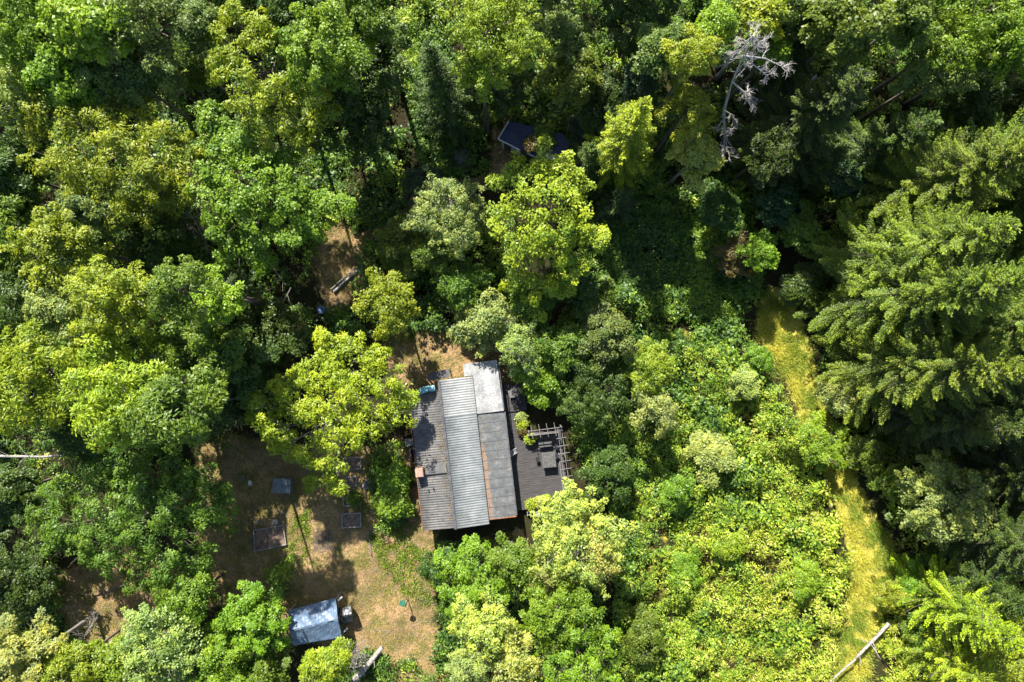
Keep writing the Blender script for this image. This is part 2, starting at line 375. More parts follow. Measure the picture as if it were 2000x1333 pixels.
COLR = {'yg': (.225, .310, .028), 'bg': (.160, .270, .026), 'mg': (.120, .190, .028), 'dg': (.065, .112, .024), 'gg': (.150, .205, .070),
        'pale': (.290, .345, .120), 'ye': (.290, .355, .034), 'blue': (.048, .092, .046), 'py': (.390, .420, .110),  # 'blue' is a green with bluish shade put into the colour
        'sp': (.100, .148, .024), 'sb': (.185, .245, .022), 'sd': (.046, .080, .020), 'brown': (.14, .11, .05)}  # 'sd' is spruce green darkened for trees standing in shade
_proto = {}
def broad_proto(style, size, var, bark):
    k = (style, size, var, bark)
    if k not in _proto:
        R = size; sd_ = len(style)*131+int(size*10)*17+var*7
        lz = auto_lobes(R, 0, R*.85, sd_)
        _proto[k] = (crown_mesh('crown', lz, style, sd_), lz)
    return _proto[k]
_tr = {}
def count_name(kind): return kind
def tree(kind, style, u, v, rpx, ztop, col, label, name='broadleaf_tree', cat='tree', group=None, lobes_px=None, var=None, bark='bark', spread=1.0, tone=None, hcf=.85):
    """u, v, rpx: where the crown shows in the picture; ztop its top height"""
    seed = int(u*7+v*3) % 9973; r = random.Random(seed)
    R0 = rpx*.045; hc = min(R0*.8, ztop*.45); zc = ztop-hc; k = (H-zc)/H; R = R0*k
    c = P(u, v, zc)
    base = empty(name, (c[0], c[1], 0), 0, label, cat, group)
    color = tuple(max(.005, q*r.uniform(.9, 1.1)) for q in COLR[col])
    if lobes_px:
        lz = []
        for (lu, lv, lr, dz) in lobes_px:
            z = zc+dz; q = P(lu, lv, z); lz.append((q[0]-c[0], q[1]-c[1], z, lr*.045*(H-z)/H))
        crown = crown_mesh('crown', lz, style, seed); s = 1; zoff = 0
        o = obj('crown', crown, base, color)
        tr = trunk_mesh('trunk', lz, .07+.0095*ztop, M[bark], seed); obj('trunk', tr, base)
    else:
        sizes = [1.0, 1.7, 2.6, 3.6, 4.8]; S = min(sizes, key=lambda q: abs(math.log(q/R))); s = R/S
        vv = r.randrange(2) if var is None else var
        me, lz = broad_proto(style, S, vv, bark)
        o = obj('crown', me, base, color); o.location = (0, 0, zc); o.rotation_euler[2] = r.uniform(0, 6.28)
        o.scale = (s, s, s*min(1.15, max(.7, hc/(R*.85+.01))))
        kk = (S, vv, style, round(zc/2), bark)
        if kk not in _tr:
            zz = zc/s; _tr[kk] = (trunk_mesh('trunk', [(a, b, c_+zz, d) for a, b, c_, d in lz], (.07+.0095*ztop)/s, M[bark], seed, twigs=S > 1.5), zz)
        to = obj('trunk', _tr[kk][0], base); to.rotation_euler[2] = o.rotation_euler[2]; to.scale = (s, s, zc/_tr[kk][1])
    return base
_con = {}
def spruce(u, v, h, R, col, label, seed=0, scale=1.0, name='spruce_tree', ground=True, group=None, dens=1.0):
    """u, v: where its trunk meets the ground in the picture"""
    k = (round(h), round(R*2), seed, dens)
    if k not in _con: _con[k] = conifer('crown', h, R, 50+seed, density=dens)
    c = P(u, v, 0); r = random.Random(int(u+v*3))
    e = empty(name, (c[0], c[1], 0), 0, label, 'tree', group)
    color = tuple(q*r.uniform(.92, 1.08) for q in COLR[col])
    a = r.uniform(0, 6.28)
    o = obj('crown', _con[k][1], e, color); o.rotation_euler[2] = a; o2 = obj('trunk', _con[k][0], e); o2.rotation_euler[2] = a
    return e

# ------------------------------------------------------------------ the house
HOUSE = (-4.5, -9.157, 0); HR = radians(6.6)
M['corr_pale'] = None
def corrugated(name, c0, c1, pitch=.18):
    m, t, b = newmat(name); n = noise(t, 1.4, 6, .7); n2 = noise(t, 14, 4, .7)
    c = ramp(t, n, [(.3, c0), (.68, c1)]); c = mixc(t, ramp(t, n2, [(.5, 0.0), (.8, .5)]), c, tuple(q*.45 for q in c0))
    t.links.new(c, b.inputs['Base Color']); b.inputs['Roughness'].default_value = .6; b.inputs['Specular IOR Level'].default_value = .35
    bump(t, b, n2, .15, .01); return m
M['corr_pale'] = corrugated('corrugated_pale', (.17, .178, .18), (.29, .295, .295))
M['corr_mid'] = corrugated('corrugated_grey', (.105, .118, .122), (.20, .215, .22))
M['corr_dark'] = corrugated('corrugated_weathered', (.060, .060, .063), (.155, .148, .14))
M['flash'] = simple('grey_flashing', (.05, .05, .055), (.10, .10, .105), 3, .55)
M['wall'] = simple('dark_boards', (.035, .03, .028), (.09, .075, .065), 3, .8, .4, stretch=(1, 1, 8))
M['rust'] = simple('rusty_fascia', (.14, .05, .025), (.36, .17, .09), 6, .9)
def bitumen():
    m, t, b = newmat('bitumen_felt'); tc = t.nodes.new('ShaderNodeTexCoord'); n = noise(t, 1.6, 6, .7); n2 = noise(t, 30, 3, .7)
    c = ramp(t, n, [(.3, (.045, .049, .053)), (.55, (.10, .105, .108)), (.72, (.19, .19, .185))])
    sp = t.nodes.new('ShaderNodeSeparateXYZ'); t.links.new(tc.outputs['Object'], sp.inputs[0])
    # rusty brown worn patch along the inner edge (x 1.9-2.5 of the roof)
    ma = t.nodes.new('ShaderNodeMapRange'); ma.inputs[1].default_value = 2.7; ma.inputs[2].default_value = 1.8; t.links.new(sp.outputs[0], ma.inputs[0])
    my = t.nodes.new('ShaderNodeMapRange'); my.inputs[1].default_value = .9; my.inputs[2].default_value = -.3; t.links.new(sp.outputs[1], my.inputs[0])
    mu = t.nodes.new('ShaderNodeMath'); mu.operation = 'MULTIPLY'; t.links.new(ma.outputs[0], mu.inputs[0]); t.links.new(my.outputs[0], mu.inputs[1])
    ad = t.nodes.new('ShaderNodeMath'); ad.operation = 'MULTIPLY'; t.links.new(mu.outputs[0], ad.inputs[0]); t.links.new(noise(t, 1.8, 7, .75), ad.inputs[1])
    c = mixc(t, ramp(t, ad.outputs[0], [(.19, 0.0), (.27, .92)]), c, ramp(t, n2, [(.3, (.13, .075, .05)), (.7, (.28, .20, .15))]))
    t.links.new(c, b.inputs['Base Color']); b.inputs['Roughness'].default_value = .75; bump(t, b, n2, .3, .01); return m
M['felt'] = bitumen()
def flatpale():
    m, t, b = newmat('pale_lichen_felt'); n = noise(t, 1.1, 7, .75); n2 = noise(t, 9, 5, .8)
    c = ramp(t, n, [(.34, (.18, .18, .18)), (.5, (.30, .30, .295)), (.66, (.45, .45, .44))])
    c = mixc(t, ramp(t, n2, [(.44, 0.0), (.66, .8)]), c, (.10, .10, .105))
    t.links.new(c, b.inputs['Base Color']); b.inputs['Roughness'].default_value = .85; bump(t, b, n2, .3, .02); return m
M['palefelt'] = flatpale()
M['deck'] = simple('deck_boards', (.030, .028, .029), (.080, .074, .072), 3.5, .75, .3, stretch=(.35, 6, 1))
M['tabletop'] = simple('grey_slats', (.06, .058, .058), (.12, .115, .11), 6, .75, .3)
M['white'] = simple('white_paint', (.42, .42, .41), (.6, .6, .58), 6, .5, .1)
M['weathered'] = simple('weathered_pergola', (.10, .095, .095), (.20, .19, .185), 9, .8, .3)
M['black'] = simple('dark_plastic', (.012, .013, .018), (.03, .03, .04), 6, .5, .1)
M['brick'] = simple('terracotta', (.26, .14, .10), (.40, .27, .22), 9, .85, .4)
M['soil'] = simple('soil', (.06, .04, .03), (.26, .18, .13), 4, .95, .8, p=(.3, .7))
M['stone'] = simple('stone', (.20, .20, .19), (.42, .41, .38), 4, .9, .5)
M['tealplastic'] = simple('teal_sheet', (.10, .28, .34), (.30, .55, .62), 5, .35, .5)
M['glass'] = simple('window_glass', (.02, .025, .03), (.05, .06, .07), 2, .08, 0, spec=.6)
house = empty('summer_house', HOUSE, HR, 'long low summer house with grey corrugated roof and a darker felt roof beside it', 'house')
def corr_roof(name, x0, x1, y0, y1, z0, z1, mat, pitch=.21, amp=.019, overlap=None):
    """sheet with real corrugations running along x, sloping from z0 (x0) to z1 (x1)"""
    ny = int((y1-y0)/pitch*6); ys = np.linspace(y0, y1, ny+1); ph = (ys-y0)/pitch*2*pi
    zz = amp*np.sin(ph); nxs = [x0, (x0+x1)/2, x1]; m = MB(); b = []
    for s, dz in ((1, 0), (-1, -.012)):
        for i, y in enumerate(ys):
            for x in nxs: m.v.append((x, y, z0+(z1-z0)*(x-x0)/(x1-x0)+zz[i]+dz))
    n3 = len(nxs); o = (ny+1)*n3
    for i in range(ny):
        for j in range(n3-1):
            a = i*n3+j; m.f.append((a, a+1, a+1+n3, a+n3)); m.f.append((o+a, o+a+n3, o+a+1+n3, o+a+1))
    for i in range(ny):
        for j, fl in ((0, 1), (n3-1, 0)):
            a = i*n3+j; q = (a, a+n3, o+a+n3, o+a); m.f.append(q if not fl else q[::-1])
    for j in range(n3-1):
        for i in (0, ny): a = i*n3+j; m.f.append((a, a+1, o+a+1, o+a))
    return m.build(name, mat, house, smooth=True)
MB().box(-3.45, 1.6, -6.15, 5.2, 0, 2.2).build('wall', M['wall'], house)
MB().box(1.6, 3.85, -5.9, 6.9, 0, 2.32).build('wall', M['wall'], house)
MB().hexa([(-.80,-6.1,2.2),(1.6,-6.1,2.2),(1.6,5.7,2.2),(-.80,5.7,2.2)], [(-.80,-6.1,3.03),(1.6,-6.1,2.72),(1.6,5.7,2.72),(-.80,5.7,3.03)]).build('wall', M['wall'], house)
corr_roof('lean_to_roof', -3.76, -.88, -6.45, -1.2, 2.34, 2.74, M['corr_dark'])
corr_roof('lean_to_roof', -3.68, -.88, -1.22, 5.3, 2.36, 2.76, M['corr_dark'])
corr_roof('main_roof', -.93, 1.88, -6.42, 2.95, 3.16, 2.84, M['corr_mid'])
corr_roof('upper_main_roof', -.90, 1.90, 2.92, 6.02, 3.20, 2.88, M['corr_pale'])
MB().slab([(-1.02,-6.46,3.235),(-.82,-6.46,3.235),(-.80,5.98,3.275),(-1.0,5.98,3.275)], .03).build('ridge_flashing', M['flash'], house)
MB().slab([(-1.045,-6.44,3.20),(-1.015,-6.44,3.20),(-.995,5.95,3.20),(-1.025,5.95,3.20)], .40).build('clerestory_board', M['flash'], house)
MB().slab([(1.90,-6.12,2.62),(4.20,-6.05,2.46),(4.20,2.74,2.46),(1.90,2.80,2.62)], .1).build('felt_roof', M['felt'], house)
sm = MB()
for i in range(11):
    y = 2.0-i*.79; sm.slab([(1.91,y-.03,2.637),(4.19,y-.03,2.477),(4.19,y+.02,2.472),(1.91,y+.02,2.632)], .012)
sm.build('felt_seams', M['flash'], house)
MB().slab([(1.92,2.84,2.72),(4.16,2.84,2.62),(4.05,7.15,2.62),(1.22,7.12,2.72),(1.22,6.10,2.72),(1.92,6.08,2.72)], .12).build('pale_felt_roof', M['palefelt'], house)
MB().box(4.205, 4.29, -6.05, 2.74, 2.38, 2.47).build('gutter', M['flash'], house)
MB().box(4.17, 4.23, 2.9, 7.1, 2.52, 2.63).build('gutter', M['flash'], house)
MB().box(1.9, 4.2, -6.15, -6.10, 2.42, 2.6).build('fascia', M['rust'], house)
MB().box(-3.8, -3.77, -6.4, 2.4, 2.2, 2.36).build('fascia', M['rust'], house)
d = MB().box(3.85, 3.90, 1.0, 1.95, .5, 2.2).build('door', M['greywood'], house); MB().box(3.90, 3.96, 1.1, 1.15, 1.3, 1.45).build('handle', M['black'], d)
for y in (-4.6, -2.4):
    f = MB().box(3.85, 3.89, y-.6, y+.6, 1.1, 2.0).build('window', M['white'], house); MB().box(3.89, 3.90, y-.53, y+.53, 1.17, 1.93).build('pane', M['glass'], f)
for y in (-4.6, -.5, 3):
    f = MB().box(-3.49, -3.45, y-.5, y+.5, 1.1, 1.9).build('window', M['white'], house); MB().box(-3.50, -3.49, y-.43, y+.43, 1.17, 1.83).build('pane', M['glass'], f)
ch = MB().box(-3.72, -3.07, -1.80, -1.08, 1.9, 3.32).build('chimney', M['brick'], house, bevel=.02)
MB().box(-3.66, -3.13, -1.74, -1.14, 3.32, 3.36).build('cap', M['brick'], ch)
hs = MB().slab([(-2.98,-1.75,2.66),(-1.15,-1.75,2.85),(-1.15,-.98,2.85),(-2.98,-.98,2.66)], .1).build('roof_hatch', M['corr_dark'], house)
MB().slab([(-2.7,-1.6,2.73),(-2.15,-1.6,2.80),(-2.15,-1.1,2.80),(-2.7,-1.1,2.73)], .05).build('hatch_lid', M['flash'], hs)
# vent stub pipes on the lean-to
for x, y in ((-2.9, -3.05), (-2.45, -3.0)): MB().tube([(x,y,2.4),(x,y,2.72)], .05, 8).build('vent_pipe', M['black'], house)
# little roof over the wood store behind the north wall
MB().slab([(-1.9,6.05,2.2),(-.05,6.15,2.3),(-.08,6.85,2.25),(-1.95,6.65,2.15)], .06).build('porch_roof', M['flash'], house)
for x, y in ((-1.8,6.55),(-.2,6.7)): MB().box(x-.04, x+.04, y-.04, y+.04, 0, 2.14).build('porch_post', M['greywood'], house)
def h2w(x, y, z=0):
    return np.array([HOUSE[0]+x*cos(HR)-y*sin(HR), HOUSE[1]+x*sin(HR)+y*cos(HR), z])
def hthing(name, x, y, z, label, cat, group=None, rz=0): return empty(name, h2w(x, y, z), HR+rz, label, cat, group)
# crumpled teal sheet on the lean-to's top edge
g = np.linspace(0, 1, 9); m = MB(); rr = random.Random(3)
for i in range(9):
    for j in range(4): m.v.append((g[i]*1.5, j*.17+rr.uniform(-.05,.05)-.05*sin(g[i]*9), .07+rr.uniform(0, .16)))
for i in range(8):
    for j in range(3): a = i*4+j; m.f.append((a, a+4, a+5, a+1))
o = m.build('plastic_sheet', M['tealplastic'], None, smooth=True); o.location = h2w(-2.75, 5.05, 2.62).tolist(); o.rotation_euler = (0, -.13, HR+.1)
o.modifiers.new('thick', 'SOLIDIFY').thickness = .01
tag(o, 'crumpled light blue plastic sheet on the top edge of the lean-to roof', 'sheet')
# ------------------------------------------------------------------ deck and what stands on it
dk = hthing('wooden_deck', 0, 0, 0, 'dark grey wooden deck along the right side of the house', 'deck')
def boards(name, x0, x1, y0, y1, z, n_w=.145):
    m = MB(); y = y0; i = 0
    while y < y1-.02:
        m.box(x0+rng.uniform(0, .015), x1-rng.uniform(0, .015), y, min(y+n_w-.012, y1), z-.03, z+rng.uniform(0, .003)); y += n_w
    return m.build(name, M['deck'], dk)
boards('decking', 3.95, 8.85, -6.15, .45, .5)
boards('decking', 3.95, 5.75, .47, 2.35, .5)
boards('upper_decking', 3.95, 6.15, 2.5, 4.9, .62)
MB().box(3.95, 8.85, -6.1, .40, .05, .46).build('skirt', M['black'], dk)
MB().box(3.95, 5.72, .50, 2.3, .05, .46).build('skirt', M['black'], dk)
MB().box(3.95, 6.1, 2.42, 4.85, .05, .58).build('skirt', M['black'], dk)
MB().box(5.1, 6.3, -6.75, -6.2, 0, .28).build('step', M['stone'], dk)
PZ = 1.95
pg = hthing('pergola', 0, 0, 0, 'weathered pergola of bare beams along the top and outer edges of the deck', 'pergola')
for y in (.52, .82): MB().bar((5.95,y-.02,PZ), (8.95,y,PZ), .045, .08).build('beam', M['weathered'], pg)
for x in (8.62, 8.95): MB().bar((x-.1,.85,PZ), (x,-4.75,PZ), .04, .08).build('beam', M['weathered'], pg)
MB().bar((8.40,.85,.55), (8.45,-4.9,.55), .06, .08).build('beam', M['weathered'], pg)
for i in range(4): MB().bar((6.35+i*.66,.15,PZ+.09), (6.28+i*.66,1.30,PZ+.09), .04, .06).build('rafter', M['weathered'], pg)
for i in range(8): MB().bar((8.32+i*.015,-.1-i*.66,PZ+.09), (9.28+i*.015,-.06-i*.66,PZ+.09), .04, .06).build('rafter', M['weathered'], pg)
for x, y in ((6.05,.67),(8.85,.8),(8.9,-1.7),(8.95,-4.6)): MB().box(x-.05, x+.05, y-.05, y+.05, 0, PZ-.05).build('post', M['weathered'], pg)
sc = hthing('privacy_screen', 7.25, .28, .5, 'dark low screen standing at the top edge of the deck under the pergola beams', 'screen')
m = MB()
for i in range(16): m.box(-1.3+i*.165, -1.3+i*.165+.15, -.02, .02, .03, .95)
m.build('slats', M['black'], sc); MB().box(-1.35, 1.33, .022, .06, .75, .83).build('rail', M['greywood'], sc)
def table(name, x, y, z, sx, sy, h, label, cat, mat, rz=0):
    t = hthing(name, x, y, z, label, cat, None, rz); m = MB(); n = max(3, int(sy/.12)); wd = sy/n
    for i in range(n): m.box(-sx/2, sx/2, -sy/2+i*wd, -sy/2+(i+1)*wd-.008, h-.035, h)
    m.build('tabletop' if cat == 'table' else 'seat', mat, t)
    for i in (-1, 1):
        for j in (-1, 1): MB().box(i*(sx/2-.09)-.035, i*(sx/2-.09)+.035, j*(sy/2-.09)-.035, j*(sy/2-.09)+.035, 0, h-.036).build('leg', mat, t)
    return t
table('deck_table', 7.5, -1.95, .5, 1.18, 1.3, .75, 'square grey slatted table in the middle of the deck', 'table', M['tabletop'], -.02)
table('bench', 7.36, -.62, .5, 1.15, .46, .45, 'grey slatted bench between the deck table and the dark screen', 'bench', M['tabletop'])
def stool(x, y, label, g):
    t = hthing('stool', x, y, .5, label, 'stool', g); MB().tube([(0,0,.40),(0,0,.45)], [.19,.19], 12).build('seat', M['black'], t)
    for i in range(4): a = i*pi/2+.7; MB().tube([(.1*cos(a),.1*sin(a),.40),(.17*cos(a),.17*sin(a),0)], .015, 5).build('leg', M['black'], t)
stool(6.55, -1.85, 'small dark stool on the house side of the deck table', 'stools around the deck table')
stool(8.3, -.95, 'small dark stool between the deck bench and the outer beams', 'stools around the deck table')
stool(8.24, -1.75, 'small dark stool touching the outer edge of the deck table', 'stools around the deck table')
def chair(x, y, z, rz, label, mat):
    t = hthing('garden_chair', x, y, z, label, 'chair', None, rz)
    s = MB(); [s.box(-.24, .24, -.22+i*.09, -.22+i*.09+.07, .42, .445) for i in range(5)]; s.build('seat', mat, t)
    b = MB(); [b.hexa([(-.24+i*.1,-.25,.47),(-.17+i*.1,-.25,.47),(-.17+i*.1,-.23,.47),(-.24+i*.1,-.23,.47)], [(-.24+i*.1,-.38,.95),(-.17+i*.1,-.38,.95),(-.17+i*.1,-.36,.95),(-.24+i*.1,-.36,.95)]) for i in range(5)]
    b.box(-.25, .25, -.39, -.35, .95, 1.0); b.build('backrest', mat, t)
    for i in (-1, 1):
        for j in (-1, 1): MB().box(i*.22-.02, i*.22+.02, j*.2-.02, j*.2+.02, 0, .42).build('leg', mat, t)
        MB().box(i*.27-.03, i*.27+.03, -.24, .24, .62, .65).build('armrest', mat, t)
    return t
chair(5.0, 4.15, .62, .1, 'pale garden chair at the top corner of the upper deck', M['weathered'])
table('shadow_table', 5.6, 3.55, .62, .6, .5, .6, 'small dark table standing in for the shadow beside the pale chair on the upper deck', 'table', M['black'])  # black table put where a dark shadow lies beside the chair
wp = hthing('folding_ladder', 4.42, -1.0, .5, 'white folding steps leaning against the house wall by the deck', 'ladder')
for yy in (-.18, .22): MB().bar((-.1,yy,1.25), (.42,yy+.05,.03), .05, .06).build('rail', M['white'], wp)
for k in range(4): q = .15+k*.23; MB().bar((-.1+.52*q,-.18,1.25-1.22*q), (-.1+.52*q,.24,1.25-1.22*q), .04, .06).build('rung', M['white'], wp)
def pot_plant(x, y, z, s, col, label, mat='brick', style='bush'):
    t = hthing('potted_plant', x, y, z, label, 'plant'); MB().tube([(0,0,0),(0,0,s*.6)], [s*.32, s*.45], 12).build('pot', M[mat], t)
    lz = [(0,0,s*.85,s*.30),(s*.22,.1*s,s*.75,s*.22),(-.2*s,-.15*s,s*.75,s*.22)]
    obj('foliage', crown_mesh('foliage', [(a*1, b, c, d) for a, b, c, d in lz], 'birch', int(x*100+y*10)), t, COLR[col])
pot_plant(6.1, .0, .5, .62, 'ye', 'yellow green potted plant at the inner end of the dark deck screen', 'black')
pot_plant(5.55, 1.9, .5, .5, 'pale', 'pale green potted plant at the top of the narrow deck', 'stone')
pot_plant(5.6, 1.3, .5, .5, 'ye', 'yellow potted plant in the middle of the narrow deck edge', 'brick')
pot_plant(5.65, .75, .5, .5, 'brown', 'reddish potted plant at the inner corner of the deck', 'brick')
pot_plant(5.55, -5.7, .5, .55, 'ye', 'bright yellow potted plant at the bottom edge of the deck nearest the house', 'black')
pot_plant(6.2, -5.55, .5, .45, 'py', 'pale potted plant, middle one of the three at the bottom of the deck', 'brick')
pot_plant(6.8, -5.45, .5, .5, 'yg', 'potted plant farthest from the house at the bottom of the deck', 'brick')
gr = hthing('white_rack', 6.3, -6.6, 0, 'small white wire rack standing just below the deck', 'rack')
for i in (-1, 1):
    for j in (-1, 1): MB().box(i*.4-.02, i*.4+.02, j*.2-.02, j*.2+.02, 0, .8).build('leg', M['white'], gr)
for k in range(5): MB().bar((-.5,-.2+k*.1,.81), (.5,-.2+k*.1,.81), .03, .02).build('bar', M['white'], gr)
# left side of the house
cf = hthing('cold_frame', -4.12, -.35, 0, 'narrow open box with dark inside against the left wall of the house', 'box')
for a, b, c, d in ((-.27,-.22,-.62,.62),(.22,.27,-.62,.62),(-.22,.22,-.67,-.62),(-.22,.22,.62,.67)): MB().box(a, b, c, d, 0, .8).build('side', M['greywood'], cf)
MB().box(-.22, .22, -.62, .62, .02, .1).build('floor', M['black'], cf)
bd = hthing('work_table', -4.35, .85, 0, 'grey board table beside the left eaves of the house', 'table')
MB().slab([(-.38,-.32,.8),(.36,-.28,.82),(.38,.34,.82),(-.35,.36,.8)], .04).build('tabletop', M['greywood'], bd)
for i in (-1, 1):
    for j in (-1, 1): MB().box(i*.28-.03, i*.28+.03, j*.24-.03, j*.24+.03, 0, .77).build('leg', M['greywood'], bd)

# ------------------------------------------------------------------ the yard
def bed(name, corners, h, label, mat='greywood', cat='raised bed', fill=True, th=.07, plants=0):
    pts = [P(u, v, 0)[:2] for u, v in corners]; c = sum(pts)/len(pts); e = empty(name, (c[0], c[1], 0), 0, label, cat)
    q = [p-c for p in pts]; n = len(q)
    for i in range(n):
        a, b = q[i], q[(i+1) % n]; MB().bar((a[0], a[1], h/2+.001*i), (b[0], b[1], h/2+.001*i), th, h).build('board', M[mat], e)
    s = MB(); k = .96; f = [(p[0]*k, p[1]*k, h*.6) for p in q][::-1]; s.slab(f, .1); s.build('soil', M['soil'], e); return e
bed('raised_bed', [(673,893),(706,894),(706,916),(675,915)], .3, 'wooden raised bed half under the big yellow green tree, topmost of the row')
bed('raised_bed', [(678,931),(697,931),(697,948),(679,948)], .28, 'smallest square wooden raised bed, second from the top of the row')
bc = bed('raised_bed', [(671,962),(705,962),(705,987),(672,987)], .28, 'wooden raised bed full of green plants, third from the top of the row')
bed('raised_bed', [(670,1003),(706,1001),(706,1028),(670,1029)], .34, 'clean rectangular wooden raised bed with bare soil, lowest of the row', th=.09)
bed('sandpit_frame', [(496,1036),(554,1025),(560,1063),(500,1076)], .22, 'large low timber frame of bare soil in the left part of the yard', cat='frame')
c = P(692, 974, 0); lz = [(x, y, .2, .2) for x, y in ((-.1,.1),(.2,.25),(.35,-.1),(-.4,-.15),(.1,-.25))]
q = obj('bed_plants', crown_mesh('bed_plants', lz, 'bush', 5), None, COLR['mg']); q.location = (c[0], c[1], .15)
tag(q, 'leafy green vegetables growing in the third raised bed', 'plants')
# cold greenhouse box
M['greenhouse'] = simple('greenhouse_sheet', (.07, .09, .095), (.17, .195, .205), 4, .3, .4, spec=.6)
c = P(557, 944, 0); g = empty('small_greenhouse', (c[0], c[1], 0), radians(-4), 'small blue grey greenhouse box with a framed lid standing in the yard', 'greenhouse')
MB().box(-.75, .72, -.62, .55, 0, .95).build('body', M['greenhouse'], g)
lid = MB().slab([(-.80,-.66,.98),(.77,-.66,.98),(.80,.62,1.2),(-.66,.64,1.2)], .04).build('lid', M['greenhouse'], g)
fr = MB(); 
for a, b in (((-.80,-.66,1.0),(.77,-.66,1.0)),((.77,-.66,1.0),(.80,.62,1.22)),((.80,.62,1.22),(-.66,.64,1.22)),((-.66,.64,1.22),(-.80,-.66,1.0)),((-.73,0,1.11),(.78,0,1.11)),((.02,-.66,1.0),(.05,.63,1.22))): fr.bar(a, b, .035, .03)
fr.build('lid_frame', M['weathered'], lid); MB().box(-.80, .77, -.74, -.665, 0, .08).build('sill', M['weathered'], g)
# pallet, tyre, bits
c = P(716, 946, 0); e = empty('wooden_pallet', (c[0], c[1], .05), radians(-38), 'weathered grey wooden pallet lying tilted beside the raised beds', 'pallet')
for i in range(6): MB().box(-.3+i*.105, -.3+i*.105+.085, -.42, .42, .1, .125).build('slat', M['weathered'], e)
for y in (-.36, 0, .36): MB().box(-.3, .31, y-.04, y+.04, 0, .098).build('bearer', M['greywood'], e)
c = P(661, 941, 0); m = MB(); 
for i in range(16):
    for j in range(8):
        a = i*pi/8; b = j*pi/4; m.v.append(((.27+.1*cos(b))*cos(a), (.27+.1*cos(b))*sin(a), .1+.1*sin(b)))
for i in range(16):
    for j in range(8): m.f.append((i*8+j, (i+1) % 16*8+j, (i+1) % 16*8+(j+1) % 8, i*8+(j+1) % 8))
o = m.build('old_tyre', M['black'], None, True); o.location = (c[0], c[1], 0); tag(o, 'old black tyre lying between the big tree and the smallest raised bed', 'tyre')
def blob(name, u, v, r, z, mat, label, cat, sq=(1, 1, .6), seed=0):
    rr = np.random.default_rng(seed+int(u)); m = MB(); n = 10; rings = 5
    for j in range(rings+1):
        el = -pi/2+pi*j/rings
        for i in range(n):
            a = 2*pi*i/n; q = r*(1+rr.uniform(-.13, .13)); m.v.append((q*sq[0]*cos(el)*cos(a), q*sq[1]*cos(el)*sin(a), q*sq[2]*sin(el)))
    for j in range(rings):
        for i in range(n): m.f.append((j*n+i, j*n+(i+1) % n, (j+1)*n+(i+1) % n, (j+1)*n+i))
    o = m.build(name, M[mat], None, True); c = P(u, v, 0); o.location = (c[0], c[1], z+r*sq[2]*.7); return tag(o, label, cat)
M['bluebarrel'] = simple('blue_cover', (.05, .08, .16), (.10, .14, .25), 5, .5)
c = P(632, 606, 0); e = empty('water_barrel', (c[0], c[1], 0), 0, 'blue lidded water barrel in the shade of the woods', 'barrel')
MB().tube([(0,0,0),(0,0,.2),(0,0,.7),(0,0,.85)], [.30,.36,.36,.33], 14).build('body', M['bluebarrel'], e, True); MB().tube([(0,0,.852),(0,0,.90)], [.37,.35], 14).build('lid', M['bluebarrel'], e)
blob('boulder', 539, 1019, .26, 0, 'stone', 'grey boulder at the upper edge of the big timber frame', 'boulder')
blob('white_sack', 489, 943, .2, 0, 'white', 'white sack on the ground left of the small greenhouse', 'sack', (1, 1.3, .5))
blob('stone', 552, 1000, .14, 0, 'stone', 'small pale stone above the big timber frame', 'stone')
blob('boulder', 502, 1020, .16, 0, 'stone', 'small grey boulder near the left corner of the timber frame', 'boulder', (.6, 1.4, .5))
c = P(474, 934, 0); e = empty('wooden_crate', (c[0], c[1], 0), .5, 'small slatted crate lying left of the white sack', 'crate')
for i in range(4): MB().box(-.26+i*.14, -.26+i*.14+.08, -.2, .2, .24, .26).build('slat', M['weathered'], e)
for y in (-.2, .18): MB().box(-.26, .26, y, y+.02, 0, .239).build('side', M['greywood'], e)
# round-topped post
M['green'] = simple('green_paint', (.02, .09, .06), (.05, .17, .11), 5, .4)
c = P(797, 1172, 0); e = empty('bird_bath', (c[0], c[1], 0), 0, 'round green dish on a thin leaning post in the sunny yard', 'bird bath')
tip = P(786.5, 1178.5, 1.7)-np.array([c[0], c[1], 0]); MB().tube([(0,0,0), (0,0,1.5), (tip[0]*.6, tip[1]*.6, 1.66), (tip[0], tip[1], 1.68)], .042, 7).build('post', M['black'], e)
MB().tube([(tip[0],tip[1],1.66),(tip[0],tip[1],1.68),(tip[0],tip[1],1.76),(tip[0],tip[1],1.765)], [.08,.22,.29,.26], 18).build('dish', M['green'], e)
# tarpaulin shelter
def tarp(name, c0, c1, tr=.12):
    m, t, b = newmat(name); n = noise(t, 2.0, 5, .6); n3 = noise(t, 1.0, 3, .5)
    t.links.new(ramp(t, n, [(.35, c0), (.7, c1)]), b.inputs['Base Color']); b.inputs['Roughness'].default_value = .42; b.inputs['Specular IOR Level'].default_value = .5
    wv = t.nodes.new('ShaderNodeTexWave'); wv.inputs['Scale'].default_value = 1.2; wv.inputs['Distortion'].default_value = 9; wv.inputs['Detail'].default_value = 3
    tc = t.nodes.new('ShaderNodeTexCoord'); t.links.new(tc.outputs['Object'], wv.inputs[0]); bump(t, b, wv.outputs[1], .35, .05); return m
M['tarp'] = tarp('blue_grey_tarpaulin', (.075, .12, .19), (.12, .17, .245))
M['tarpdark'] = tarp('dark_tarpaulin', (.016, .022, .026), (.035, .042, .047))
Z1, Z0 = 2.75, 2.0
pt = lambda u, v, z: P(u, v, z)
sh_c = P(613, 1215, 0); sh = empty('tarpaulin_shelter', (sh_c[0], sh_c[1], 0), 0, 'blue grey tarpaulin shelter with a ridged roof at the bottom of the yard', 'shelter')
rel = lambda u, v, z: tuple(P(u, v, z)-sh_c)
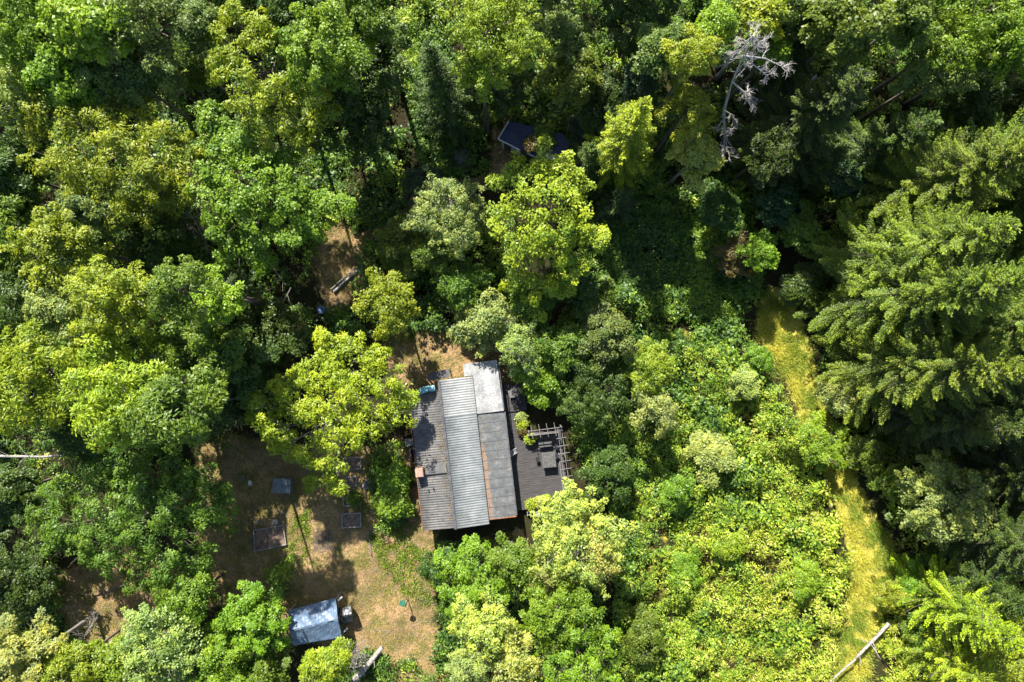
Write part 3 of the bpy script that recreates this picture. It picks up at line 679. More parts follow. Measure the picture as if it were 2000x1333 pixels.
def cloth(name, a, b, c, d, nu, nv, mat, par, amp=.02, sag=.05, seed=1):
    """bilinear sheet a-b-c-d with wrinkles and a little sag, real thickness"""
    rr = np.random.default_rng(seed); a, b, c, d = map(np.array, (a, b, c, d)); U, V_ = np.meshgrid(np.linspace(0,1,nu), np.linspace(0,1,nv))
    G = (a*(1-U[...,None])+b*U[...,None])*(1-V_[...,None])+(d*(1-U[...,None])+c*U[...,None])*V_[...,None]
    wr = (vnoise(U*9+V_*3, V_*2, 1, seed)-.5)*amp*2.2+(vnoise(U*20-V_*12, V_*5, 1, seed+1)-.5)*amp
    G[..., 2] += wr-sag*np.sin(pi*V_)*np.abs(np.sin(pi*U*2.0))
    i = (np.arange(nv-1)[:, None]*nu+np.arange(nu-1)[None]).ravel(); o = obj(name, np_mesh(name, G.reshape(-1, 3), np.stack([i, i+1, i+nu+1, i+nu], -1), mat, smooth=True), par)
    o.modifiers.new('thick', 'SOLIDIFY').thickness = -.012; return o
cloth('roof_sheet', rel(565,1233,Z1), rel(660,1210,Z1), rel(656,1168,Z0+.2), rel(563,1193,Z0+.2), 50, 24, M['tarp'], sh, .05, .05, 3)
cloth('roof_sheet', rel(572,1261,Z0), rel(669,1246,Z0), rel(660.5,1210.3,Z1), rel(565.5,1233.3,Z1), 50, 24, M['tarp'], sh, .04, .04, 5)
cloth('end_sheet', rel(664,1238,.5), rel(656,1182,.5), rel(656.8,1170,Z0+.15), rel(668,1243,Z0-.05), 20, 10, M['tarpdark'], sh, .03, .0, 6)
cloth('porch_sheet', rel(663,1205,1.7), rel(688,1201,1.6), rel(685,1183.5,1.25), rel(662,1188,1.35), 14, 10, M['tarpdark'], sh, .03, .03, 8)
cloth('porch_sheet', rel(666,1221,1.1), rel(692,1214,1.05), rel(688,1201.4,1.59), rel(663,1205.4,1.69), 14, 10, M['tarpdark'], sh, .03, .03, 9)
cloth('porch_shade', rel(690,1213,.1), rel(687,1184,.1), rel(685.5,1184,1.2), rel(691.5,1213.5,1.0), 8, 6, M['black'], sh, .02, 0, 10)  # black sheet in place of the shade in the open gable
for u, v, z in ((565,1232,Z1),(660,1209,Z1),(657,1170,Z0+.15),(564,1194,Z0+.15),(573,1259,Z0-.05),(667,1244,Z0-.05)):
    q = rel(u, v, z); MB().tube([(q[0]*.97,q[1]*.97,0), (q[0]*.985,q[1]*.985,q[2]-.05)], .03, 6).build('pole', M['greywood'], sh)
a = rel(565,1233,Z1-.06); b = rel(660,1210,Z1-.06); MB().tube([a, b], .03, 6).build('ridge_pole', M['greywood'], sh)
MB().slab([rel(659,1172,1.6),rel(667,1165,1.3),rel(669,1167.5,1.3),rel(661,1175,1.6)][::-1], .03).build('flap', M['white'], sh)
MB().slab([rel(670,1234,1.5),rel(678,1226,1.3),rel(679,1229,1.3),rel(671,1237,1.5)][::-1], .03).build('flap', M['white'], sh)
# ------------------------------------------------------------------ shed in the woods
s0 = P(1043, 272, 2.4); shd = empty('garden_shed', (s0[0], s0[1], 0), 0, 'dark roofed garden shed with white roof edge half hidden in the shaded wood', 'shed')
r3 = lambda u, v, z: tuple(P(u, v, z)-np.array([s0[0], s0[1], 0]))
M['navy'] = simple('navy_roof', (.018, .022, .045), (.035, .045, .09), 3, .45, .2)
M['palewall'] = simple('pale_panel', (.28, .29, .27), (.42, .43, .40), 5, .8)
zr = 2.4
roofp = [r3(973.5,271,zr), r3(1014.5,292,zr), r3(1044,305,zr), r3(1072,317,zr), r3(1115,285,zr+.3), r3(1100,262,zr+.35), r3(994,237,zr+.3)]
MB().slab(roofp, .09).build('roof', M['navy'], shd)
def edge(a, b, n, w_=.09): MB().bar(a, b, w_, .12).build(n, M['white'], shd)
e0 = lambda u, v, z=zr+.02: r3(u, v, z)
edge(e0(972.7,272), e0(994,236.5,zr+.32), 'fascia'); edge(e0(973,272.3), e0(1014.7,293.2), 'fascia'); edge(e0(1029,299), e0(1044,307), 'fascia')
wl = [r3(980,275,2.2), r3(1068,312,2.2), r3(1106,284,2.2), r3(998,245,2.2)]
MB().hexa([(p[0],p[1],0) for p in wl], wl).build('wall', M['wall'], shd)
def wpanel(t0, t1, n, mat, z0, z1, off):
    a = np.array(wl[0]); b = np.array(wl[1]); dd = (b-a); nn = np.array([dd[1], -dd[0], 0]); nn /= np.linalg.norm(nn); pa = a+dd*t0+nn*off; pb = a+dd*t1+nn*off
    m = MB(); c = (pa+pb)/2; m.bar((pa[0],pa[1],(z0+z1)/2), (pb[0],pb[1],(z0+z1)/2), .06, z1-z0); return m.build(n, mat, shd)
wpanel(.22, .42, 'door', M['palewall'], .05, 2.05, .05); wpanel(.0, .05, 'corner_board', M['palewall'], .0, 2.1, .05); wpanel(.56, .66, 'window', M['glass'], 1.0, 1.8, .05)
for u, v, R, cc, lb in ((1062,268,.95,'mg','moss green plants growing on top of the shed roof'),(1036,283,.5,'brown','yellowish brown weeds on the front half of the shed roof')):
    q = obj('roof_plants', crown_mesh('roof_plants', auto_lobes(R, .1, R*.3, int(u), 7), 'bush', int(u)), None, COLR[cc]); p_ = P(u, v, zr+.25); q.location = tuple(p_); tag(q, lb, 'plants')
# brush pile
c = P(903, 312, 0); bp = MB(); rr = random.Random(5)
for i in range(190):
    a = rr.uniform(0, pi); if_ = rr.random() < .45; a = -0.75+rr.uniform(-.25,.25) if if_ else a
    L = rr.uniform(.5, 1.7); x = rr.gauss(0, .32); y = rr.gauss(0, .28); z = max(.05, .75-1.0*math.hypot(x, y)+rr.uniform(-.25,.08)); dx = cos(a)*L/2; dy = sin(a)*L/2
    bp.tube([(x-dx,y-dy,max(.03,z-rr.uniform(-.1,.3))),(x,y,z+.06),(x+dx,y+dy,max(.03,z-rr.uniform(-.1,.3)))], [.022,.018,.008], 4, False)
o = bp.build('brush_pile', M['greywood']); o.location = (c[0], c[1], 0); tag(o, 'heap of bare grey cut branches beside the woodland trail', 'brush pile')
# poles / logs
def log(name, a, b, r0, r1, mat, label, z0=0.1, z1=0.1, bend=.1, cat='log', stubs=0, seed=1):
    A = P(*a, z0); B = P(*b, z1); rr = random.Random(seed); m = MB(); n = 8; d = B-A; s = np.array([-d[1], d[0], 0])/np.linalg.norm(d); pts = []; rad = []
    for i in range(n+1):
        f = i/n; pts.append(A+d*f-A+s*bend*sin(pi*f*1.3)*rr.uniform(.6,1.2)); rad.append((r0+(r1-r0)*f)*rr.uniform(.93,1.07))
    m.tube(pts, rad, 9); 
    for k in range(stubs):
        f = rr.uniform(.15, .95); p = d*f+s*bend*sin(pi*f*1.3); q = rr.choice((-1,1)); e_ = p+s*q*rr.uniform(.4,1.3)+d/np.linalg.norm(d)*rr.uniform(.2,.8)+np.array([0,0,rr.uniform(0,.7)])
        m.tube([p, (p+e_)/2+np.array([0,0,.1]), e_], [r0*.3, r0*.2, .01], 5, False)
    o = m.build(name, M[mat], None, True); o.location = tuple(float(q) for q in A); return tag(o, label, cat)
log('fallen_log', (652,571), (718,512), .13, .09, 'greywood', 'long grey pole lying on the bare ground near the small round birch', bend=.05)
log('fallen_log', (646,566), (713,508), .07, .05, 'greywood', 'thinner pole lying alongside the long grey pole on bare ground', bend=.03)
log('fallen_log', (746,1265), (690,1333), .2, .27, 'deadwood', 'barkless pale fallen trunk below the tarpaulin shelter', z0=1.1, z1=1.0, bend=.03, stubs=6, seed=4)
log('fallen_log', (1736,1218), (1672,1286), .16, .11, 'deadwood', 'pale straight log lying across the grassy track', z0=1.0, z1=.9, bend=.03, stubs=5, seed=2)
log('fallen_log', (1671,1288), (1600,1350), .10, .05, 'deadwood', 'thin broken end of pale log in the undergrowth at the bottom edge', z0=1.1, z1=1.1, bend=.0, stubs=3, seed=3)
log('plank', (718,1034), (726,1086), .05, .05, 'weathered', 'thin pale plank edging the lit strip below the raised beds', bend=.02, cat='plank')
log('fallen_log', (490,985), (492,1078), .06, .05, 'bark', 'dark slim log lying left of the big timber frame', bend=.03)
log('fallen_log', (250,1140), (182,1165), .08, .05, 'bark', 'dark log on the shaded litter under the big fan-shaped tree', bend=.05)
log('leaning_trunk', (240,1255), (150,1300), .2, .14, 'palebark', 'thick pale trunk leaning out at the bottom left', z0=1.2, z1=4.5, bend=.3, stubs=8, seed=9)
log('dead_branch', (508,505), (560,555), .05, .03, 'palebark', 'thin pale dead branch in the dark gap left of the bare patch', z0=1, z1=1.5, bend=.2, stubs=7, seed=12, cat='branch')
log('dead_branch', (568,562), (538,612), .05, .02, 'palebark', 'lower pale dead branch in the dark gap, pointing down left', z0=1.5, z1=1, bend=.1, stubs=2, seed=13, cat='branch')
log('leaning_trunk', (150,888), (-20,893), .07, .12, 'greywood', 'slender pale trunk lying level at the left edge', z0=6, z1=6, bend=.1, stubs=7, seed=21)
log('leaning_trunk', (350,852), (225,848), .06, .09, 'palebark', 'thin pale trunk showing in the dark gap above the fan-shaped tree', z0=3, z1=4, bend=.1, stubs=0, seed=22)
log('tree_trunk', (1543,215), (1594,148), .15, .11, 'deadwood', 'longest bare pale trunk in the dark wood, upper right', z0=4, z1=11, bend=.05, seed=31, cat='trunk')
log('tree_trunk', (1556,226), (1581,192), .15, .11, 'deadwood', 'short pale trunk just below the longest bare trunk', z0=4, z1=8, bend=.05, seed=32, cat='trunk')
log('tree_trunk', (1544,108), (1568,68), .15, .11, 'deadwood', 'pale trunk section seen above the longest bare trunk, upper right', z0=5, z1=11, bend=.05, stubs=4, seed=33, cat='trunk')
for i, (a, b, r0, lb) in enumerate((((1915,938),(2040,948),.2,'uppermost of the leaning trunks at the right edge'),((1925,948),(2040,965),.16,'second leaning trunk from the top at the right edge'),((1958,985),(2040,1000),.14,'third leaning trunk at the right edge, beside the pale crowned tree'),((1945,1110),(2030,1130),.12,'lowest thin bare trunk in the shade at the right edge'))):
    log('leaning_trunk', a, b, r0, r0*.7, 'palebark', lb, z0=3, z1=9, bend=.15, stubs=1, seed=40+i)
# dead standing tree and other bare branches
def dead_tree(name, base, pts, label, r0=.16, twig=5, seed=1, mat='deadwood', den=1.0):
    """pts: (u, v, z) trunk line, then side limbs [(from index, (u,v,z))]"""
    rr = random.Random(seed); B = P(*base, 0); e = empty(name, B, 0, label, 'dead tree'); trunk, limbs = pts; T = [np.array(P(*base, 0))]+[P(*p) for p in trunk]; T = [t-B for t in T]
    m = MB(); n = len(T); m.tube(T, [r0*(1-.85*i/(n-1)) for i in range(n)], 8); m.build('trunk', M[mat], e, True)
    def spray(m, a, d, L, r, lev):
        if lev == 0 or L < .12: return
        q = d/np.linalg.norm(d); e1 = a+q*L; mid = a+q*L*.5+np.array([rr.uniform(-1,1), rr.uniform(-1,1), rr.uniform(-1,1)])*L*.08
        m.tube([a, mid, e1], [r, r*.75, r*.5], 4, False)
        for k in range(twig if lev > 1 else 3):
            f = rr.uniform(.3, 1.0); s = a+q*L*f; nd = q+np.array([rr.uniform(-1,1), rr.uniform(-1,1), rr.uniform(-.6,.8)])*.95
            spray(m, s, nd, L*rr.uniform(.35, .6), max(.008, r*.5), lev-1)
    for fi, tgt, rl in limbs:
        a = T[fi]; b = P(*tgt)-B; m = MB(); mid = a*.5+b*.5+np.array([rr.uniform(-.2,.2), rr.uniform(-.2,.2), rr.uniform(0,.3)])
        m.tube([a, mid, b], [rl, rl*.7, rl*.4], 5, False); L = np.linalg.norm(b-a)
        for k in range(int((4+L*2.2)*den)):
            f = rr.uniform(.35, 1.0); s = (a*(1-f)**2+mid*2*f*(1-f)+b*f*f)
            nd = (b-a)/L+np.array([rr.uniform(-1,1), rr.uniform(-1,1), rr.uniform(-.5,.7)])*1.0; spray(m, s, nd, rr.uniform(.5, 1.1)*min(1, .4+L*.25), rl*.35, 3)
        m.build('limb', M[mat], e)
dead_tree('dead_tree', (1402,322), ([(1417,270,3),(1413,215,8),(1430,160,12),(1452,110,15),(1470,72,17)],
    [(3,(1412,262,7),.05),(3,(1480,195,9),.08),(3,(1465,205,9),.06),(4,(1530,132,12),.08),(4,(1500,150,12),.06),(4,(1425,125,12),.06),(4,(1455,135,12.5),.06),(5,(1440,105,14),.06),(5,(1475,100,14),.06),(5,(1490,88,14),.06),(5,(1452,85,14.5),.05),(5,(1480,62,15.5),.05),
     (2,(1440,250,4.5),.04),(1,(1430,290,4),.05),(1,(1425,305,4),.05),(1,(1410,300,3.5),.04)]), 'bare whitish dead tree with dense twigs standing in the dark upper right woods', .12, 5, 8, 'bleached', .6)
dead_tree('dead_tree', (412,505), ([(405,485,2),(398,465,4),(380,430,7),(366,412,9)], [(2,(372,440,6),.05),(3,(392,420,8),.05),(3,(368,425,8),.04),(2,(405,440,6),.04)]), 'thin grey dead tree in the dark gap left of the bright green tree', .12, 3, 14, 'palebark', .6)
dead_tree('dead_branches', (700,1318), ([(695,1312,.5),(690,1305,.8)], [(1,(680,1265,1.6),.06),(1,(675,1300,1),.04),(2,(712,1290,1.2),.05),(2,(682,1282,1.4),.05),(1,(690,1330,.8),.04),(2,(700,1270,1.5),.04)]), 'tangle of bare twigs beside the barkless fallen trunk', .08, 4, 15, 'deadwood', 1.6)
dead_tree('dead_tree', (215,1270), ([(195,1270,4),(165,1250,7)], [(2,(190,1205,8),.06),(2,(150,1240,8.5),.06),(1,(205,1290,5),.05),(1,(180,1300,6),.05),(2,(175,1225,8),.05)]), 'half dead tree with pale forked branches at the bottom left', .15, 3, 16, 'palebark', .7)
# ------------------------------------------------------------------ trees (u, v, r = where the crown shows; ztop in metres)
T = [
# top left forest
('ash',60,50,95,15,'bg','green feathery tree in the top left corner'),
('maple',185,60,85,16,'yg','light green tree at the top edge between the corner tree and the grey green one'),
('oak',310,60,110,15,'gg','grey green dense tree at the top edge, left of the tall yellow green tree'),
('maple',130,150,80,14,'bg','mid green tree left of the greyish canopy in the upper left'),
('birch',35,185,75,13,'pale','pale soft tree on the left edge below the corner tree'),
('oak',250,150,90,13,'gg','greyish tree between the big yellow green tree and the grey green one above it'),
('birch',385,30,45,14,'gg','small grey tree top touching the top edge beside the tall yellow green tree'),
('oak',395,140,45,9,'mg','darker green tree left of the tall yellow green tree'),
('maple',635,95,90,16,'bg','deep green tree right behind the tall yellow green tree'),
('maple',715,130,90,11,'dg','large dark green tree left of the sunlit weedy strip'),
('maple',690,230,85,9,'dg','shaded dark tree below the deep green one, upper left middle'),
('oak',720,30,50,15,'mg','dim green tree at the top edge above the large dark one'),
('oak',560,10,45,14,'dg','dark small tree at the top edge right of the yellow green tree'),
('ash',30,340,75,11,'dg','dark green tree on the left edge below the pale soft tree'),
('ash',25,450,75,11,'mg','dim feathery tree on the left edge, halfway up'),
('oak',310,450,85,7,'dg','dark tree in the hollow left of the bright green tree'),
('maple',120,480,82,13,'yg','layered light green tree near the left edge at mid height'),
('oak',190,420,70,12,'gg','grey speckled tree just below the broad yellow green tree'),
('ash',60,570,70,10,'dg','shaded green tree on the left edge above the bright yellow pair'),
('birch',105,610,48,12,'pale','small pale round tree in a dark gap near the left edge'),
('ash',230,590,85,15,'ye','yellow green tree left of centre on the left side, tall and sunlit'),
('birch',355,565,75,19,'mg','mid green tree right of the tall sunlit yellow one'),
('birch',425,580,55,14,'yg','yellowish feathery tree with pale bare boughs sticking out right'),
('ash',80,740,105,14,'yg','bright yellow green tree on the left edge, lower of the yellow pair'),
('ash',245,760,110,15,'ye','broad bright yellow tree with bare grey twigs in its crown, left side'),
('maple',390,680,95,12,'mg','half shaded green tree with yellow tufts on its left side'),
('ash',345,800,88,18,'mg','green tree drooping above the dark gap, below the bright yellow tree'),
('maple',455,710,90,8,'dg','dark shaded tree left of the big yellow green tree near the house'),
('maple',410,800,70,7,'dg','small dark tree at the lower end of the shaded group left of the yard'),
('maple',520,650,80,6,'dg','low dark tree in the deep shade above the big yellow green tree'),
('birch',150,850,60,9,'dg','dark tree directly above the level slender pale trunk'),
('maple',20,960,60,8,'dg','dark tree on the left edge below the slender pale trunk'),
('oak',40,1130,85,6,'dg','low dark bushy tree on the left edge in the shade'),
# bottom left
('maple',50,1290,90,12,'pale','pale green tree in the bottom left corner'),
('ash',140,1300,60,11,'yg','light green tree right of the bottom left corner tree'),
('oak',375,1170,62,8,'bg','top lobe tree of the bright group left of the shelter'),
('oak',320,1255,85,10,'pale','pale bright leafy tree in the middle of the group left of the shelter'),
('oak',240,1310,75,10,'bg','bright leafy tree at the bottom edge beside the half dead one'),
('maple',490,1215,75,7,'bg','bright green tree touching the left end of the tarpaulin shelter'),
('oak',430,1300,90,8,'bg','bright green tree at the bottom edge below left of the shelter'),
('oak',530,1320,50,6,'mg','darker green tree at the bottom edge directly below the shelter'),
('ash',640,1300,52,7,'ye','yellow green young tree just below the shelter beside the bare twigs'),
# top middle
('birch',960,70,95,18,'yg','tall drooping yellow green tree at the top middle'),
('birch',940,140,50,15,'yg','lower drooping part tree beside the tall one at the top middle'),
('birch',1100,60,65,11,'gg','dim grey green tree at the top edge right of the tall drooping one'),
('maple',1125,150,62,10,'mg','half lit green tree above the shed'),
('oak',1240,50,80,10,'dg','dark tree at the top edge in the middle of the upper wood'),
('oak',1180,200,60,8,'dg','dark shaded tree right of the half lit one above the shed'),
('maple',980,165,60,6,'dg','dark low tree in the shade directly above the shed'),
('oak',1290,100,50,14,'gg','grey green tree left of the yellow one near the dead tree'),
('oak',1250,160,45,10,'blue','bluish tree in the gap above the bright pointed conifer'),
('maple',1165,255,50,5,'blue','low bluish tree a little right of the shed'),
('birch',1355,110,62,16,'ye','tall yellow green tree left of the bare white dead tree'),
('birch',1340,215,60,13,'yg','yellow green tree below the tallest one left of the dead tree'),
('birch',1400,45,36,15,'yg','small yellow green crown above the tall one beside the dead tree'),
('birch',1355,310,52,10,'py','pale yellow tree below the dead tree on its left'),
('maple',1500,25,52,14,'ye','bright yellow green crown at the top edge right above the dead tree'),
('maple',1512,95,26,12,'bg','narrow bright green crown right behind the dead tree'),
('maple',890,190,50,6,'dg','dark bushy tree right of the sunlit weedy strip near the top'),
('maple',1165,600,45,5,'mg','green small tree in the thicket, centre right of the bright tall tree'),
# top right
('maple',1640,60,85,17,'mg','dark green leafy tree at the top edge right of the pale trunks'),
('birch',1880,60,100,16,'bg','broad green tree at the top right'),
('birch',1960,90,80,15,'bg','green tree in the top right corner'),
('oak',1830,140,70,14,'gg','grey green tree between the dark spruce and the top right tree'),
('maple',1770,30,70,16,'mg','mid green tree at the top edge between the leafy tree and the broad one'),
('oak',1760,285,55,7,'gg','silvery leaved tree glinting in the gap above the great spruces'),
('oak',1890,200,65,10,'dg','dark tree just above the topmost of the great spruces'),
('oak',1560,20,45,14,'dg','dark tree at the top edge beside the bright crown above the dead tree'),
# centre
('birch',885,415,78,9,'pale','pale silvery tree left of the tall bright yellow green tree'),
('birch',850,490,55,6,'mg','green bushy tree below the pale silvery one'),
('maple',785,480,62,5,'mg','dark green shrubby tree above the small round birch'),
('birch',835,370,45,6,'blue','bluish green small tree at the upper left of the silvery one'),
('birch',905,560,55,6,'mg','green tree between the round birch and the pale row above the house'),
('birch',762,588,72,9,'yg','small round yellow green birch standing alone above the house'),
('birch',950,625,70,6,'pale','pale green rounded tree just above the house'),
('birch',1015,680,52,6,'pale','pale tree at the top right corner of the house roof'),
('oak',1040,590,45,5,'mg','green tree between the tall bright tree and the pale row above the house'),
('maple',1050,740,42,4,'bg','bright green bush tree beside the pale flat roof'),
('birch',1100,680,50,6,'mg','mid green tree right of the pale tree by the roof corner'),
('oak',1185,655,62,7,'gg','silvery green tree in the thicket right of the house'),
('oak',1120,560,50,6,'dg','dark tree at the foot of the tall bright tree'),
('birch',1170,770,75,6,'dg','dark green tree in the thicket between house and glade'),
('birch',1275,720,55,7,'yg','yellow green tree at the left edge of the lit glade'),
('birch',1280,800,52,7,'pale','pale tree below the yellow green one at the edge of the glade'),
('oak',1190,925,60,4.6,'dg','dark round tree right of the pergola'),
('birch',1122,1052,98,10,'py','large pale yellow tree at the lower right corner of the deck'),
('birch',1160,1075,70,9,'py','pale yellow tree behind the large one by the deck, to its right'),
('birch',1072,1120,54,8,'pale','pale tree on the lower left side of the large one by the deck'),
('oak',935,1120,80,8,'bg','green tree below the house roof, left one'),
('oak',1000,1100,60,8,'mg','green tree directly below the deck stair'),
('birch',950,1220,70,11,'py','pale yellow tree in the bottom middle group, upper one'),
('birch',1000,1290,75,11,'py','pale yellow tree at the bottom edge in the middle'),
('birch',915,1300,60,10,'pale','pale tree at the bottom edge left of the yellow one, bottom middle'),
('oak',1090,1200,80,10,'bg','bright green tree below the large pale yellow tree'),
('oak',1130,1290,85,10,'bg','bright green tree at the bottom edge right of the middle'),
('oak',1260,1240,50,4,'mg','dark green bush at the left rim of the sunlit thicket near the bottom'),
('birch',860,1110,40,4,'dg','dark small tree at the bottom left corner of the house'),
('maple',768,985,28,2.2,'bg','bright green leafy bush beside the raised beds'),
('maple',768,940,26,2.2,'bg','green bush just above the bright one beside the raised beds'),
# glade small trees
('birch',1484,492,38,6,'bg','bright green young tree standing alone at the top of the glade'),
('birch',1438,500,42,4,'brown','brownish dull bush left of the bright young tree'),
('birch',1480,705,30,3,'bg','small round green bush on the shaded track'),
('birch',1600,870,62,4,'yg','yellow green dome shaped bush beside the sunny track'),
('birch',1515,405,42,5,'blue','bluish shrub in shade above the bright young tree'),
('birch',1570,450,45,5,'mg','green shrub between the young tree and the great spruces'),
('oak',1500,300,58,10,'dg','dark bush raised to tree height in the dark wood below the dead tree'),  # bush raised to tree height so its shade reaches the track
('oak',1655,345,55,6,'blue','bluish bush below the dark spruce, upper right'),
('oak',1400,400,50,5,'dg','dark bush in the shade between dead tree and glade'),
('maple',1570,560,42,3,'dg','dark bush at the tip of the track beside the great spruces'),
('oak',1640,770,40,4,'pale','pale green bush on the right bank of the track'),
('oak',1690,885,38,3,'mg','green bush on the right bank just above the pale crowned tree'),
('birch',1830,965,95,9,'pale','pale grey green crowned tree with leaning trunks at the right edge'),
('oak',1745,940,35,4,'mg','green bush left of the pale grey green crown'),
('maple',1385,890,45,3,'pale','pale rounded bush in the middle of the sunlit thicket'),
('oak',1450,750,32,3,'pale','pale small bush at the lower end of the shaded track'),
('birch',1420,1060,36,2.6,'yg','low yellow green bush in the sunlit thicket, below the pale rounded one'),
('birch',1560,1130,40,2.6,'yg','low yellow bush in the lower part of the sunlit thicket'),
('birch',1340,1110,38,2.6,'bg','low green bush in the sunlit thicket right of the large pale tree'),
('oak',1320,960,42,3,'bg','green bush in the thicket above the low green one'),
('birch',1745,1165,32,3,'yg','yellow green bush at the right side of the track near the shadow edge'),
('maple',1790,1140,34,3,'bg','fresh green bush where the shadow meets the track, lower right'),
('oak',1800,1215,50,3,'mg','green bush between the track and the lower right spruces'),
]
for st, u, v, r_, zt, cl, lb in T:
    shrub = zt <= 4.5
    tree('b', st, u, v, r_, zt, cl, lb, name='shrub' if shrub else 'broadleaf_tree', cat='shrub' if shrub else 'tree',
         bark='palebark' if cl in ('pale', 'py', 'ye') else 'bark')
# trees with crowns laid out lobe by lobe
tree('b','ash',520,130,150,17,'yg','tall lobed yellow green tree left of the middle at the top', lobes_px=[(460,35,28,1.5),(415,60,22,0),(440,90,32,1),(500,60,34,1.5),(470,140,40,1.5),(520,110,34,1.5),(425,135,28,0),(540,170,38,1),(490,200,36,.5),(600,190,34,.5),(580,140,26,.5),(560,230,34,0),(635,230,28,-.5),(515,235,32,0),(585,275,24,-1),(545,60,22,1)], bark='bark')
tree('b','ash',205,300,170,16,'yg','broad yellow green tree with a saw-toothed edge, upper left', lobes_px=[(100,225,38,1),(75,270,26,0),(150,240,36,1.5),(215,235,34,1.5),(270,240,32,1),(150,290,44,2),(225,290,44,2),(300,270,34,1.5),(105,320,36,.5),(180,345,44,1),(260,345,44,1.5),(335,305,32,1),(310,350,34,.5),(365,350,24,.5),(150,390,34,0),(220,400,38,0),(290,400,34,-.5),(345,395,28,-.5)])
tree('b','maple',490,370,160,15,'bg','big bright green tree with ragged lobes, centre left', lobes_px=[(415,230,32,1),(450,270,36,1.5),(400,290,26,0),(480,300,34,1.5),(430,330,38,1.5),(510,310,28,1),(560,310,26,.5),(485,365,42,2),(420,390,36,1),(545,350,34,1),(580,380,30,.5),(535,405,38,1.5),(475,430,42,1),(600,410,26,0),(645,400,24,0),(673,400,13,0),(560,450,34,0),(610,445,26,-.5),(500,480,36,0),(440,455,34,0),(455,510,30,-1),(515,520,24,-1.5),(420,250,20,1)])
tree('b','ash',655,800,170,10.5,'ye','big yellow green tree with pale boughs beside the house', lobes_px=[(645,675,30,.5),(690,690,30,.5),(670,720,34,1),(610,720,34,.5),(730,700,28,.5),(570,760,34,.5),(750,740,34,.5),(640,770,38,1),(700,760,38,1.2),(520,780,32,0),(580,810,34,.5),(650,830,36,1),(720,820,38,1),(785,765,28,0),(775,810,32,0),(500,820,22,-.3),(540,840,30,-.3),(610,860,30,0),(690,850,28,0),(650,905,32,-.8),(625,935,22,-1.5),(600,895,22,-.8),(660,950,14,-1.5),(495,790,20,0),(560,870,20,-.5),(800,790,18,-.5)], bark='palebark')
tree('b','maple',1070,410,115,13,'ye','tall bright yellow green tree with tufted crown in the centre', lobes_px=[(1065,310,26,1),(1010,325,24,.5),(1100,335,28,1.5),(1045,345,34,1.5),(990,360,26,.5),(1125,365,26,1),(1080,385,40,2.5),(1025,395,36,1.5),(1140,405,24,.5),(985,410,22,0),(1110,430,38,1.5),(1050,445,38,1.5),(1150,460,24,0),(1000,460,28,0),(1172,470,12,0),(1085,490,36,.5),(1030,505,32,0),(1120,510,28,-.5),(1060,550,30,-2),(1005,545,24,-2.5),(1095,560,22,-3),(1040,600,22,-4.5)])
tree('b','ash',250,1020,200,12,'mg','large fan-shaped green tree left of the yard', lobes_px=[(150,930,34,0),(200,920,34,.5),(270,910,36,.5),(340,920,36,.5),(400,935,34,0),(430,960,24,-.5),(120,970,34,0),(190,970,40,1.5),(260,960,42,2),(335,975,44,1.5),(405,990,36,.5),(70,1010,30,-.5),(130,1025,36,.5),(205,1030,42,1.5),(285,1035,42,1.5),(365,1040,38,.5),(430,1020,24,-1),(160,1075,34,0),(230,1085,38,.5),(310,1095,40,.5),(380,1090,32,-.5),(270,1140,30,-1),(330,1140,26,-1.5),(48,1005,16,-1),(110,1060,26,-.5)])
